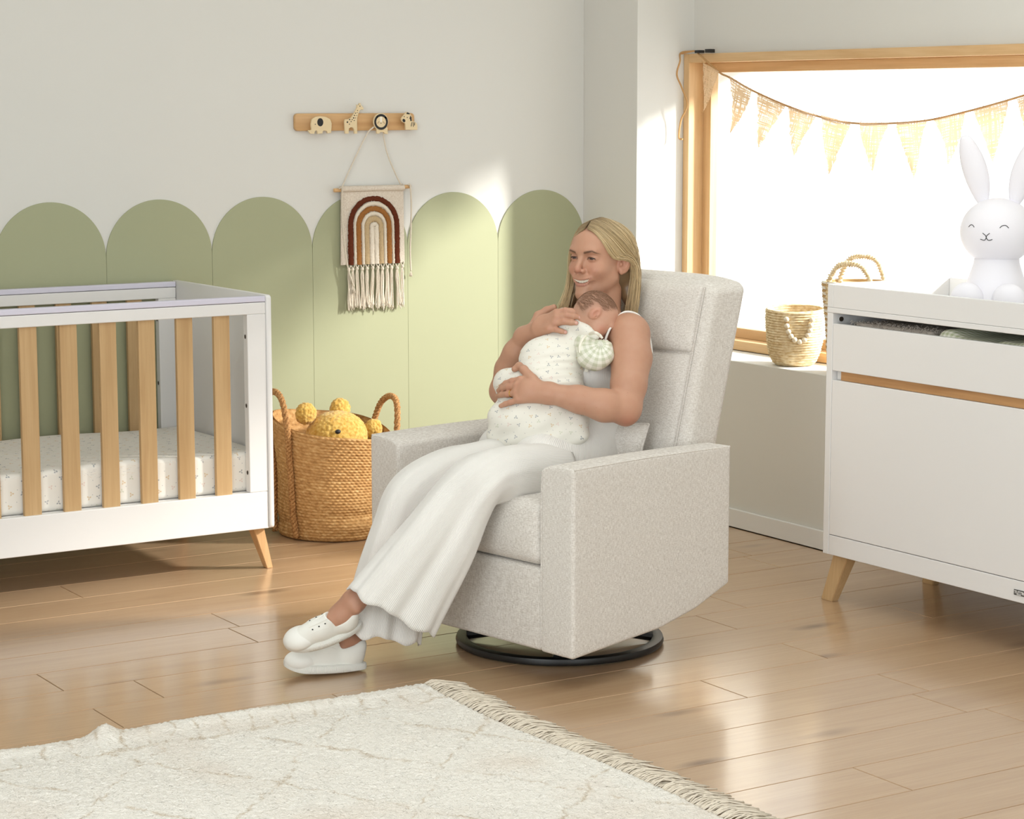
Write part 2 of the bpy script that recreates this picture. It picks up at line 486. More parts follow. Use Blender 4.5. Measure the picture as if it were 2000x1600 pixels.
# ================================================================== changing dresser
dr = root('changing_dresser', (.484, -2.123, .0109), 'white changing dresser with tray top, oak grip strip and splayed legs', 'dresser', rz=.0137)
dr.scale = (.993,)*3
LD, DD = .95, .508
def dpart(name, lo, hi, m=M_WHITE, r=.002, par=dr, label=None):
    o = put(MB().add(*rbox(lo, hi, r, 2)).build(name, m, angle=5), par)
    if label: o['label'] = label
    return o
dpart('side_panel', (0, -.026, .146), (DD, 0, .9088)); dpart('side_panel', (0, -LD, .146), (DD, -LD+.026, .9088))
dpart('top_board', (-.001, -LD, .909), (DD, 0, .925))
tray = dpart('tray_front', (0, -LD+.0265, .9255), (.016, -.0265, .997)); dpart('tray_back', (DD-.016, -LD+.0265, .9255), (DD, -.0265, .997))
dpart('tray_side', (0, -.026, .9255), (DD, 0, .997)); dpart('tray_side', (0, -LD, .9255), (DD, -LD+.026, .997))
dpart('drawer_front', (.001, -LD+.027, .729), (.019, -.027, .876))
dpart('drawer_floor', (.021, -LD+.028, .80), (DD-.03, -.028, .812))
dpart('back_board', (DD-.02, -LD+.027, .15), (DD-.005, -.027, .9085))
dpart('grip_recess', (.022, -LD+.027, .699), (.034, -.027, .7285), M_WHITE, .001)
dpart('oak_strip', (.010, -LD+.058, .7005), (.0215, -.058, .7285), M_OAK_Y, .001, label='oak grip strip')
dpart('door', (.001, -LD+.027, .2105), (.019, -.027, .6995)); dpart('plinth', (.001, -LD+.027, .146), (.019, -.027, .2085))
dpart('base_board', (.02, -LD+.027, .15), (DD-.021, -.027, .166))
sc = put(MB().add(*lathe([(0, 0), (.0065, 0), (.0075, .002), (.0075, -.002)], 14)).build('screw', M_DARKHOLE), dr)
sc.rotation_euler = (PI/2, 0, 0); sc.location = (.034, -.0278, .888); sc['label'] = 'dark screw head'
for sx, x in ((1, 0), (-1, DD)):
    for sy, y in ((-1, 0), (1, -LD)):
        def X(a, b): return tuple(sorted((x+sx*a, x+sx*b)))
        def Y(a, b): return tuple(sorted((y+sy*a, y+sy*b)))
        (ax, bx), (ay, by) = X(.03, .075), Y(.018, .085); (cx, dx), (cy, dy) = X(.022, .05), Y(-.03, .022)
        put(leg_taper(((ax, ay, bx, by), .146), ((cx, cy, dx, dy), -.0109/.993), M_OAK), dr)
# maker's plate low on the plinth
M_PLATE = mat_plain('grey_plate', S(84, 82, 80), .5); M_LET = mat_plain('white_letters', S(236, 234, 230), .6)
pl = dpart('name_plate', (-.0012, -.906, .1665), (.0012, -.822, .1825), M_PLATE, .0005, label='grey plate with white capital letters')
def text_part(body, size, loc, rot, m, parent, name='lettering', bold=0.0):
    cu = bpy.data.curves.new(name, 'FONT'); cu.body = body; cu.size = size; cu.extrude = .0002; cu.offset = bold; cu.align_x = 'LEFT'
    o = bpy.data.objects.new(name, cu); C.objects.link(o)
    dg = bpy.context.evaluated_depsgraph_get(); me = bpy.data.meshes.new_from_object(o.evaluated_get(dg)); bpy.data.objects.remove(o)
    me.materials.clear(); me.materials.append(m)
    ob = link(name, me); ob.location = loc; ob.rotation_euler = rot; put(ob, parent); return ob
text_part('TUTTI', .0115, (-.0016, -.8245, .1715), (PI/2, 0, -PI/2), M_LET, pl, bold=.0003)
text_part('BAMBINI', .0042, (-.0016, -.834, .1676), (PI/2, 0, -PI/2), M_LET, pl, bold=.0001)
text_part('BAMBINI', .0105, (-.0016, -.8555, .1715), (PI/2, 0, -PI/2), M_LET, pl, bold=.0003)

# ================================================================== glider armchair  (local: +x = forward, +y = sitter's left)
CH_O = (-.5492, -2.1243); CH_R = math.atan2(-.17537, -.98450)
ch = root('glider_armchair', (*CH_O, 0), 'oatmeal linen glider armchair with a tall back on a round black base', 'armchair', rz=CH_R)
def bottom(V, zref=.085):
    V = V.copy(); x = V[:, 0]
    zb = np.interp(x, [-.309, -.17, -.03, .15, .309], [.205, .15, .117, .10, .085])
    t = np.clip((V[:, 2]-zref)/(.6-zref), 0, 1); V[:, 2] = zb+(.6-zb)*t + (V[:, 2]-(zref+(.6-zref)*t))
    return V
def arm(s):
    lo, hi = (.298, .4265) if s > 0 else (-.4265, -.298)
    def d(V):
        V = bottom(V)
        # soft inner shoulder
        inn = (V[:, 1]-(lo if s > 0 else hi))*s; near = np.clip(1-inn/.05, 0, 1); up = np.clip((V[:, 2]-.555)/.045, 0, 1)
        V[:, 2] -= .018*near**2*up
        V[:, 2] += .004*np.sin((V[:, 0]+.3)*5)*up
        return V
    o = put(MB().add(*rbox((-.309, lo, .085), (.309, hi, .6), .011, 3, (24, 6, 16), d)).build('armrest', M_LINEN, angle=180), ch)
    # welt seams: along the outer top edge and round the front face
    zt_ = .5965
    out = hi if s > 0 else lo; inn = lo if s > 0 else hi
    welt = MB()
    xs = np.linspace(-.305, .303, 24)
    welt.add(*tube([(x, out-s*.0035, zt_+.004*math.sin((x+.3)*5)) for x in xs], .0032, 6))
    P = [(.3055, out-s*.004, .10), (.3055, out-s*.004, .3), (.3055, out-s*.006, .585), (.3055, out-s*.02, .5955), ((.3055, (out+inn)/2, .5945)),
         (.3055, inn+s*.03, .589), (.3055, inn+s*.012, .572), (.3055, inn+s*.004, .54), (.3055, inn+s*.003, .3), (.3055, inn+s*.003, .1)]
    welt.add(*tube(spline(P[2:], 40), .0028, 6))
    put(welt.build('welt', M_LINEN), o)
    return o
arm(1); arm(-1)
# front apron and body between the arms
put(MB().add(*rbox((-.285, -.2975, .085), (.305, .2975, .315), .012, 3, (16, 8, 4), lambda V: bottom(V))).build('front_panel', M_LINEN, angle=180), ch)
def seat_d(V):
    V = V.copy(); y = V[:, 1]/.297; x = (V[:, 0]-.03)/.29
    top = np.clip((V[:, 2]-.36)/.1, 0, 1)
    V[:, 2] += .018*top*(1-y**2)*(1-x**2*.6)
    V[:, 0] += np.where(V[:, 0] > .2, .014*(1-y**4)*np.sin(np.clip((V[:, 2]-.32)/.16, 0, 1)*PI), 0)
    # dent under the sitter
    V[:, 2] -= .045*top*np.exp(-((V[:, 0]+.06)/.17)**2-(V[:, 1]/.2)**2)
    return V
put(MB().add(*rbox((-.22, -.2965, .318), (.309, .2965, .49), .03, 4, (22, 20, 6), seat_d)).build('seat_cushion', M_LINEN, angle=180), ch)
# reclining back: a shell with plain side borders and two pads meeting in a crease
def rec(z): return -.232-.245*(z-.5)          # front face of the back
def shell_d(V):
    V = V.copy(); z = V[:, 2]
    V[:, 2] -= .022*np.clip((z-.95)/.1, 0, 1)*np.clip(np.abs(V[:, 1])/.3, 0, 1)**4
    V[:, 0] += rec(z)-.002*np.cos(V[:, 1]*5)
    V[:, 1] *= 1+.025*np.clip((z-.55)/.5, 0, 1); return V
shell = put(MB().add(*rbox((-.15, -.297, .33), (0, .297, 1.058), .030, 5, (6, 20, 26), shell_d)).build('back_shell', M_LINEN, angle=180), ch)
def pad_d(lo_z, hi_z):
    def d(V):
        V = V.copy(); z = V[:, 2]; y = V[:, 1]/.258
        w = (1-np.clip(np.abs(y), 0, 1)**6)*(1-np.clip(np.abs((z-(lo_z+hi_z)/2)/((hi_z-lo_z)/2)), 0, 1)**7)
        V[:, 0] += rec(z)+np.where(V[:, 0] > -.012, .020*w-.001, 0)
        V[:, 1] *= 1+.025*np.clip((z-.55)/.5, 0, 1)
        return V
    return d
put(MB().add(*rbox((-.03, -.258, .40), (0.003, .258, .845), .012, 3, (2, 26, 24), pad_d(.40, .845))).build('lower_back_pad', M_LINEN, angle=180), ch)
put(MB().add(*rbox((-.03, -.258, .846), (0.005, .258, 1.043), .012, 3, (2, 26, 16), pad_d(.846, 1.043))).build('head_pad', M_LINEN, angle=180), ch)
for s in (1, -1):
    zz = np.linspace(.56, 1.035, 30)
    put(MB().add(*tube([(rec(z)+.003, s*.2645*(1+.025*np.clip((z-.55)/.5, 0, 1)), z) for z in zz], .0022, 6)).build('back_seam', M_LINEN), ch)
base = MB()
cxl = -.0495
ring = [(.300, .004), (.303, .012), (.300, .022), (.285, .025), (.270, .022), (.268, .008), (.275, .004)]
V, F = lathe(ring+[ring[0]], 64, (cxl, 0, 0)); base.add(V, F)
for k in range(4):
    a = PI/4+k*PI/2
    base.add(*tube([(cxl+.27*math.cos(a), .27*math.sin(a), .018), (cxl+.03*math.cos(a), .03*math.sin(a), .05)], .014, 8))
base.add(*lathe([(.0, .035), (.055, .035), (.06, .045), (.06, .10), (.0, .10)], 28, (cxl, 0, 0)))
put(base.build('swivel_base', M_STEEL), ch); 
put(MB().add(*rbox((-.22, -.22, .09), (.18, .22, .13), .01, 2)).build('glide_mechanism', M_STEEL), ch)


# ================================================================== small lumbar cushion
def chair_pt(a, b, z):
    c, s = math.cos(CH_R), math.sin(CH_R); return (CH_O[0]+a*c-b*s, CH_O[1]+a*s+b*c, z)
def cushion_mesh(w, h, t, n=26):
    u = np.sin(np.linspace(-1, 1, n)*PI/2); A, B = np.meshgrid(u, u, indexing='ij')
    f = np.clip((1-np.abs(A)**3)*(1-np.abs(B)**3), 0, 1)**.5
    pin = 1-.06*(1-A**2)*np.abs(B)**2-.06*(1-B**2)*np.abs(A)**2
    X, Y = A*w*pin, B*h*pin; Zt = t*f+.004*np.sin(A*7+B*5)*f
    V = np.concatenate([np.stack([X, Y, Zt], -1).reshape(-1, 3), np.stack([X, Y, -t*f], -1).reshape(-1, 3)])
    F = []
    for i in range(n-1):
        for j in range(n-1):
            a = i*n+j; q = (a, a+n, a+n+1, a+1); F.append(q); F.append(tuple(x+n*n for x in q[::-1]))
    edge = [(i, 0) for i in range(n)]+[(n-1, j) for j in range(n)]+[(i, n-1) for i in range(n)][::-1]+[(0, j) for j in range(n)][::-1]
    return V, F, np.array([V[i*n+j] for i, j in edge])
lc = root('lumbar_cushion', chair_pt(-.135, .10, .548), 'small oatmeal lumbar cushion wedged between the woman and the chair arm', 'cushion')
V, F, E = cushion_mesh(.128, .108, .038)
Rm = np.array(Matrix.Rotation(CH_R+.12, 3, 'Z') @ Matrix.Rotation(-.32, 3, 'Y'))
def lc_xf(P):   # cushion u -> sitter's left, v -> up, w -> forward
    P = np.asarray(P); return (np.stack([P[:, 2], P[:, 0], P[:, 1]], 1)@Rm.T)+np.array(lc.location)
co = MB().add(lc_xf(V), F).build('cover', M_LINEN, lc, angle=180)
MB().add(*tube(lc_xf(E), .0035, 6)).build('piping', M_LINEN, co)

# ================================================================== jute storage basket with bear
M_JUTE = None
g = G('jute_braid', S(190, 140, 85), .75, .25); v = g.coord('UV')
a = g.noise(g.mapv(v, (60, 34, 1)), 1, 3, .6); b = g.noise(g.mapv(v, (6, 5, 1)), 1, 2)
c = g.ramp(a, [(.25, S(146, 104, 58)), (.5, S(196, 150, 94)), (.75, S(224, 186, 132))])
c = g.mix(g.rng(b, .35, .7, 0, .35), c, S(160, 112, 64)); g.link(c, 'Base Color'); g.bump(g.noise(g.mapv(v, (420, 300, 1)), 1, 3), .35, .002); M_JUTE = g.m
g = G('jute_rope', S(176, 124, 74), .75, .25); v = g.coord()
c = g.ramp(g.noise(v, 140, 3), [(.3, S(140, 94, 52)), (.7, S(204, 156, 102))]); g.link(c, 'Base Color'); g.bump(g.noise(v, 500, 3), .4, .0015); M_ROPE = g.m
BC = np.array([-.288, -.300])
bk = root('jute_basket', (*BC, 0), 'large braided jute basket with rope handles standing beside the white crib', 'basket')
def jute_r(t, th):           # t = 0 at the floor, 1 at the rim
    r = np.interp(t, [0, .04, .15, .3, .6, 1], [.188, .200, .203, .204, .207, .222])
    r = r + .010*np.exp(-((t-.13)/.05)**2)*np.cos(th+.9)-.012*np.exp(-((t-.24)/.05)**2)*np.clip(np.cos(th+.9), 0, 1)
    return r + .004*np.sin(3*th+5*t)
def jute_rim(th): return .398-.024*np.cos(th)+.034*np.sin(th)+.006*np.sin(3*th)
rows, st_n = 36, 74
tt = np.linspace(0, 1, rows*6+1); an = np.linspace(0, 2*PI, st_n*6, endpoint=False)
T, A = np.meshgrid(tt, an, indexing='ij')
row = T*rows
bead = np.abs(np.sin(row*PI))**.6
ph = A*st_n/2 + np.floor(row)*1.9
plait = .5+.5*np.sin(ph*2+ (row-np.floor(row))*2.6)
R = jute_r(T, A)+.0045*bead*(.35+.65*plait)-.002
P = np.stack([BC[0]+R*np.cos(A), BC[1]+R*np.sin(A), .002+T*jute_rim(A)], -1)
UV = np.stack([A/(2*PI), T], -1).reshape(-1, 2)+.001
mb = MB(); V, F = grid(P, True); mb.add(V, F, uv=UV)
Ti, Ai = np.meshgrid(np.linspace(1, .02, 60), an[::4], indexing='ij')
Ri = jute_r(Ti, Ai)-.010+.003*np.abs(np.sin(Ti*rows*PI))
P = np.stack([BC[0]+Ri*np.cos(Ai), BC[1]+Ri*np.sin(Ai), .003+Ti*jute_rim(Ai)], -1)
V, F = grid(P, True); F = [q[::-1] for q in F]
n0 = len(V); V = np.vstack([V, [[BC[0], BC[1], .012]]])
F = F + [(59*len(an[::4])+j, 59*len(an[::4])+(j+1) % len(an[::4]), n0)[::-1] for j in range(len(an[::4]))]
mb.add(V, F, uv=np.concatenate([np.stack([Ai/(2*PI), Ti], -1).reshape(-1, 2)+.001, [[.5, .5]]]))
mb.build('woven_body', M_JUTE, bk, angle=180)
def braid(path, rad, turns, n_st=3, name='handle', m=None, parent=None, seg=None):
    P = spline(path, seg or 160); T, A_, B_ = frames(P); s = np.linspace(0, 1, len(P)); mb = MB()
    for k in range(n_st):
        f = s*turns*2*PI+k*2*PI/n_st
        Q_ = P+A_*(np.cos(f)*rad*.62)[:, None]+B_*(np.sin(f)*rad*.62)[:, None]
        mb.add(*tube(Q_, rad*.60, 6))
    return mb.build(name, m, parent, angle=180)
def bpt(th, t, off=.012):
    r = jute_r(np.array(t), np.array(th))+off; return (BC[0]+r*math.cos(th), BC[1]+r*math.sin(th), .002+t*float(jute_rim(np.array(th))))
def handle(th1, th2, top, low1, low2):
    m_ = (th1+th2)/2
    p = [bpt(th1+(0 if k else .04), t) for k, t in enumerate(np.linspace(low1, 1, 6))]
    q = [bpt(th2, t) for t in np.linspace(1, low2, 6)]
    r = .236
    mid = [(BC[0]+r*math.cos(th1*.85+th2*.15), BC[1]+r*math.sin(th1*.85+th2*.15), top-.025), (BC[0]+r*.98*math.cos(m_), BC[1]+r*.98*math.sin(m_), top), (BC[0]+r*math.cos(th1*.15+th2*.85), BC[1]+r*math.sin(th1*.15+th2*.85), top-.03)]
    braid(p+mid+q, .0105, 26, 3, 'handle', M_ROPE, bk)
handle(math.radians(200), math.radians(158), .535, .03, .03)
handle(math.radians(-34), math.radians(20), .490, .4, .6)

def lumpy_ball(c, r, sub=5, amp=.004, sc=95, rot=None):
    bm = bmesh.new(); bmesh.ops.create_icosphere(bm, subdivisions=sub, radius=1)
    V = np.array([v.co[:] for v in bm.verts]); F = [[v.index for v in f.verts] for f in bm.faces]; bm.free()
    P = V*np.asarray(r)
    if rot is not None: P = P@np.asarray(rot).T
    P = P+np.asarray(c)
    if amp:
        from mathutils import noise as mn
        d = np.array([1-mn.voronoi(Vector(p*sc))[0][0] for p in P.tolist() for p in [np.array(p)]])
        N = V/np.asarray(r); N /= np.linalg.norm(N, axis=1, keepdims=True)
        if rot is not None: N = N@np.asarray(rot).T
        P = P+N*((d-.6)*amp)[:, None]
    return P, F
g = G('boucle_mustard', S(206, 164, 84), .95, .1); v = g.coord()
c = g.ramp(g.noise(v, 90, 3), [(.3, S(190, 142, 58)), (.7, S(222, 186, 106))]); g.link(c, 'Base Color'); g.bump(g.noise(v, 320, 3), .5, .003); g.b.inputs['Sheen Weight'].default_value = .3; M_BEAR = g.m
bear = root('toy_bear', (-.28, -.30, .02), 'mustard boucle toy bear peeking out of the jute basket', 'toy')
MB().add(*lumpy_ball((-.285, -.27, .16), (.125, .115, .14), 4, .004)).build('body', M_BEAR, bear, angle=180)
hd = MB().add(*lumpy_ball((-.278, -.315, .352), (.118, .10, .098), 6, .006)).build('head', M_BEAR, bear, angle=180)
MB().add(*lumpy_ball((-.395, -.300, .446), (.041, .030, .041), 5, .006)).build('ear', M_BEAR, hd, angle=180)
MB().add(*lumpy_ball((-.236, -.262, .447), (.041, .030, .041), 5, .006)).build('ear', M_BEAR, hd, angle=180)
MB().add(*lumpy_ball((-.128, -.318, .372), (.036, .026, .038), 5, .005)).build('foot', M_BEAR, bear, angle=180)
MB().add(*lumpy_ball((-.372, -.385, .335), (.030, .028, .026), 4, .003)).build('muzzle', mat_plain('muzzle_pink', S(212, 160, 128), .9), hd, angle=180)
e_c = np.array((-.318, -.4005, .3870)); 
MB().add(*lumpy_ball(e_c, (.011, .008, .0085), 3, 0)).build('eye', M_BLACK, hd, angle=180)

# ================================================================== peg rail with four animal hooks
M_RAIL = mat_wood('beech_rail', S(224, 186, 138), S(214, 172, 122), S(196, 150, 100), 0, .5)
M_PLY = mat_plain('pale_plywood', S(228, 206, 166), .6, .3, (160, .06, .0006))
M_CREAM = mat_plain('cream_print', S(240, 234, 222), .6)
M_BLUSH = mat_plain('blush_print', S(196, 150, 108), .6)
rail = root('peg_rail', (-.027, 0, 1.484), 'pale wooden peg rail with four animal hooks on the white wall', 'peg rail')
board = MB().add(*prism(rrect(-.279, 1.4525, .225, 1.5165, .014, 6), .017, lambda u, v, t: (u, -.018+t, v), .002)).build('board', M_RAIL, rail, angle=50)
def rp(u, v): return (-.279+(570+u/8-577)*.00216, 1.516-(190+v/8-222)*.00187)
def poly(pts): 
    o = [rp(*p) for p in pts]
    A = sum(o[i-1][0]*o[i][1]-o[i][0]*o[i-1][1] for i in range(len(o)))
    return o if A > 0 else o[::-1]
def smooth_poly(pts, n=80):
    q = spline(np.array([(p[0], p[1], 0) for p in pts]), n, True); return poly([(p[0], p[1]) for p in q])
def hook(name, outline, label, px):
    o = MB().add(*prism(outline, .008, lambda u, v, t: (u, -.042+t, v), .001)).build(name, M_PLY, rail, angle=40); o['label'] = label
    x, z = rp(*px)
    MB().add(*tube([(x, -.0345, z), (x, -.0185, z)], .006, 14)).build('peg', M_RAIL, o)
    return o
def prints(par, name, shapes, m):
    mb = MB()
    for s in shapes: mb.add(*prism(s, .0005, lambda u, v, t: (u, -.0425+t, v)))
    mb.build(name, m, par, smooth=False)
def blob(u, v, ru, rv=None, n=18, rot=0):
    rv = rv or ru; c, s = math.cos(rot), math.sin(rot)
    return poly([(u+ru*math.cos(t)*c-rv*math.sin(t)*s, v+ru*math.cos(t)*s+rv*math.sin(t)*c) for t in np.linspace(0, 2*PI, n, endpoint=False)])
el = hook('elephant_hook', poly([(205, 512), (240, 518), (258, 500), (250, 420), (265, 345), (320, 308), (400, 296), (480, 308), (545, 345), (570, 410), (566, 480), (558, 562), (500, 567), (497, 540), (480, 525), (450, 522), (430, 535), (425, 570), (350, 572), (345, 530), (330, 520), (315, 530), (300, 572), (240, 568), (212, 535)]), 'elephant with one black ear', (410, 420))
prints(el, 'ear', [blob(392, 392, 46, 64, 26)], M_BLACK); prints(el, 'eye', [blob(316, 423, 7, 8)], M_BLACK)
gi = hook('giraffe_hook', poly([(765, 380), (775, 350), (830, 345), (875, 320), (920, 250), (955, 180), (965, 155), (960, 115), (972, 128), (985, 125), (1000, 95), (1020, 92), (1025, 118), (1050, 150), (1070, 180), (1060, 200), (1030, 195), (1010, 205), (985, 260), (965, 330), (962, 400), (965, 575), (920, 575), (915, 510), (895, 480), (865, 472), (838, 490), (832, 540), (830, 575), (775, 572), (770, 480)]), 'giraffe with black spots', (870, 420))
prints(gi, 'spots', [blob(*s) for s in ((810, 393, 11, 15), (846, 352, 10), (885, 352, 8), (868, 384, 8), (842, 425, 8), (908, 327, 11), (938, 328, 6), (917, 368, 7), (922, 288, 9), (957, 288, 6), (938, 252, 8), (964, 245, 6), (970, 210, 7), (1008, 142, 8))], M_BLACK)
li = hook('lion_hook', poly([(1338+118*math.cos(t), 390+137*math.sin(t)) for t in np.linspace(.9, PI*2+.35, 40)]+[(1448, 500), (1450, 585), (1400, 580), (1385, 556), (1330, 556), (1312, 582), (1275, 575), (1272, 510)][0:0]), 'lion with a black mane', (1345, 440))
MB().add(*prism(poly([(1272, 490), (1445, 480), (1450, 588), (1398, 582), (1385, 556), (1330, 556), (1312, 582), (1272, 577)]), .008, lambda u, v, t: (u, -.0405+t, v), .001)).build('legs', M_PLY, li)
def ring_faces(u, v, r0, r1, n=40):
    V = []; F = []
    for t in np.linspace(0, 2*PI, n, endpoint=False):
        for (a, b) in (r0, r1):
            x, z = rp(u+a*math.cos(t), v+b*math.sin(t)); V.append((x, -.0425, z))
    for i in range(n): j = (i+1) % n; F.append((2*i, 2*i+1, 2*j+1, 2*j))
    return V, F
MB().add(*ring_faces(1338, 392, (78, 88), (108, 126))).build('mane', M_BLACK, li, smooth=False)
prints(li, 'ear', [blob(1284, 322, 17, 18)], M_PLY); prints(li, 'ear', [blob(1408, 328, 17, 18)], M_PLY)
prints(li, 'blaze', [rrect(*rp(1320, 400), *rp(1357, 305), .004) if False else poly([(1320, 318), (1340, 308), (1356, 318), (1350, 385), (1338, 402), (1326, 385)])], M_CREAM)
prints(li, 'face_marks', [blob(1302, 393, 6), blob(1375, 395, 6), blob(1337, 412, 8, 6)], M_BLACK); prints(li, 'cheek', [blob(1287, 410, 10, 8)], M_BLUSH); prints(li, 'cheek', [blob(1390, 412, 10, 8)], M_BLUSH)
ze = hook('zebra_hook', poly([(1660, 345), (1675, 318), (1705, 285), (1725, 262), (1735, 240), (1760, 236), (1800, 255), (1825, 300), (1832, 380), (1880, 392), (1912, 420), (1921, 460), (1920, 525), (1730, 522), (1725, 420), (1700, 404), (1672, 390)]), 'zebra with a black mane', (1800, 440))
prints(ze, 'mane', [poly([(1742, 250), (1762, 240), (1800, 262), (1790, 275), (1765, 270), (1748, 272)]), poly([(1800, 292), (1822, 318), (1826, 380), (1808, 384), (1800, 350), (1790, 335), (1802, 318)])], M_BLACK)
prints(ze, 'nose', [blob(1702, 372, 22, 28, 18, -.5)], M_BLACK); prints(ze, 'eyes', [blob(1708, 311, 6, 9), blob(1755, 325, 6, 9)], M_BLACK)
prints(ze, 'stripes', [poly([(1826, 398), (1834, 400), (1822, 468), (1812, 468)]), poly([(1846, 398), (1855, 398), (1858, 472), (1848, 472)]), poly([(1870, 402), (1880, 404), (1876, 452), (1866, 452)])], M_BLACK)

# ================================================================== woven rainbow wall hanging
g = G('woven_cream', S(226, 214, 198), .95, .1); v = g.coord()
w = g.math('ADD', g.noise(g.mapv(v, (900, 900, 120)), 1, 2), g.noise(g.mapv(v, (150, 900, 1000)), 1, 2))
g.link(g.mix(g.rng(w, .8, 1.25, 0, 1), S(206, 190, 172), S(234, 224, 210)), 'Base Color'); g.bump(w, .3, .002); M_WOVEN = g.m
def mat_tuft(name, a, b):
    g = G(name, a, .95, .1); v = g.coord(); n = g.noise(v, 520, 3)
    g.link(g.mix(g.rng(n, .35, .65), a, b), 'Base Color'); g.bump(g.noise(v, 420, 3), .6, .004); return g.m
M_COTTON = mat_tuft('cotton_cord', S(238, 228, 212), S(222, 208, 188))
wh = root('wall_hanging', (.04, 0, 1.0), 'woven rainbow wall hanging with cream tassels hung from the lion hook', 'wall hanging')
def hp(u, v): return (-.095+(640+u/5.926-668)*.0022, 1.232-(350+v/5.926-372)*.00193)
yb = -.020
n = 24; P = np.zeros((30, n, 3))
zs = np.linspace(1.243, .952, 30); xs = np.linspace(hp(163, 0)[0], hp(893, 0)[0], n)
for i, z in enumerate(zs):
    for j, x in enumerate(xs): P[i, j] = (x+ (z-1.1)*.02*(1 if j < n/2 else -.3), yb-.002*math.sin(x*30)-.004*((1.243-z)/.29), z)
V, F = grid(P); B = V+np.array([0, .004, 0]); nb = len(V)
mb = MB().add(V, F).add(B, [q[::-1] for q in F])
cloth = mb.build('cloth', M_WOVEN, wh, angle=180)
MB().add(*tube([(hp(163, 0)[0], yb+.001, 1.236), (hp(893, 0)[0], yb+.001, 1.236)], .0115, 14)).build('rod_sleeve', M_WOVEN, cloth)
MB().add(*tube([(-.124, yb+.001, 1.232), (-.122, yb+.001, 1.232), (.204, yb+.001, 1.240), (.206, yb+.001, 1.240)], [.004, .0075, .0075, .004], 14)).build('dowel', M_RAIL, wh)
def arch(o, i, cut, m, label, edge=.0012):
    """tufted arch between outer (x0, x1, top) and inner extents in the photograph's proportions"""
    def path(x0, x1, top, n=46):
        cx = (x0+x1)/2; rx = (x1-x0)/2; rz = rx*1.14
        pts = [hp(x0, 990)]+[hp(cx-rx*math.cos(t), top+rz-rz*math.sin(t)) for t in np.linspace(0, PI, n)]+[hp(x1, 990)]
        q = np.array([(p[0], 0, p[1]) for p in pts])
        d = np.concatenate([[0], np.cumsum(np.linalg.norm(np.diff(q, axis=0), axis=1))]); s = np.linspace(0, d[-1], 120)
        return np.stack([np.interp(s, d, q[:, 0]), np.interp(s, d, q[:, 2])], 1)
    A = path(*o); 
    if i is None: Bp = np.stack([np.full(120, (A[0, 0]+A[-1, 0])/2), np.minimum(A[:, 1], A[:, 1].max()-.02)], 1)
    else: Bp = path(*i)
    K = 9; P = np.zeros((120, K, 3))
    for k in range(K):
        f = k/(K-1); h = .0062*math.sin(PI*min(max(f, .0), 1))**.35
        w = A*(1-f)+Bp*f; jit = rng.normal(0, edge if k in (0, K-1) else edge*.5, (120, 2))
        P[:, k, 0] = w[:, 0]+jit[:, 0]; P[:, k, 2] = w[:, 1]+jit[:, 1]
        P[:, k, 1] = yb-.004-h-np.abs(rng.normal(0, .0007, 120))-.004*((1.243-w[:, 1])/.29)+.002
    V, F = grid(P)
    ob = MB().add(V, F).build('rainbow_arch', m, cloth, angle=180); ob['label'] = label
arch((238, 832, 203), (296, 773, 262), 990, mat_tuft('tuft_russet', S(112, 58, 38), S(86, 42, 28)), 'russet brown tufted arch')
arch((300, 769, 266), (329, 741, 316), 990, M_COTTON, 'cream tufted arch', .0008)
arch((330, 740, 320), (388, 683, 380), 990, mat_tuft('tuft_caramel', S(172, 118, 66), S(146, 94, 50)), 'caramel tufted arch')
arch((392, 680, 384), (424, 646, 430), 990, M_COTTON, 'cream tufted arch', .0008)
arch((425, 645, 433), (482, 592, 500), 990, mat_tuft('tuft_sand', S(206, 182, 144), S(184, 158, 120)), 'sand tufted arch')
arch((484, 590, 503), None, 990, M_COTTON, 'cream tufted middle')
for k, u in enumerate((240, 285, 335, 395, 450, 515, 575, 628, 685, 735, 800, 860)):
    x, zk = hp(u, 1040+rng.normal(0, 8)); mb = MB(); y = yb-.006
    V, F = lumpy_ball((x, y, zk), (.0065, .0065, .0075), 3, .001, 300); mb.add(V, F)
    for s in (-1, 1): mb.add(*tube([(x+s*.009, y+.002, .956), (x+s*.005, y-.002, (zk+.956)/2), (x, y, zk)], .0022, 6))
    zl = hp(0, 1485+rng.normal(0, 14))[1]; ax = rng.normal(0, .003)
    for q in range(13):
        a = q*2.4; rr = .0055*math.sqrt((q+.5)/13)
        x2 = x+rr*1.9*math.cos(a)+ax+rng.normal(0, .0015); L = zl+rng.normal(0, .006)
        pts = [(x+rr*.5*math.cos(a), y+rr*.5*math.sin(a), zk), (x+rr*math.cos(a)*1.2+rng.normal(0, .001), y+rr*math.sin(a), zk-.03), ((x+x2)/2+rng.normal(0, .0015), y+rr*math.sin(a), (zk+L)/2), (x2+rng.normal(0, .001), y+rr*math.sin(a), L+.02), (x2+rng.normal(0, .002), y+rr*math.sin(a)-.001, L)]
        mb.add(*tube(spline(pts, 12), .0017, 5))
    mb.build('tassel', M_COTTON, wh, angle=180)
peg = rp(1345, 450)
def cord(pts, r=.0024, name='cord'):
    return braid(pts, r*1.25, max(4, int(sum(np.linalg.norm(np.diff(np.array(pts), axis=0), axis=1))/.012)), 3, name, M_COTTON, wh, 120)
cord([(-.092, yb-.002, 1.240), (-.06, yb-.004, 1.305), (.015, -.028, 1.44), (peg[0]-.008, -.030, peg[1]+.003), (peg[0], -.030, peg[1]+.0085), (peg[0]+.008, -.030, peg[1]+.003), (.10, -.026, 1.37), (.152, yb-.004, 1.262), (.172, yb-.002, 1.246)])
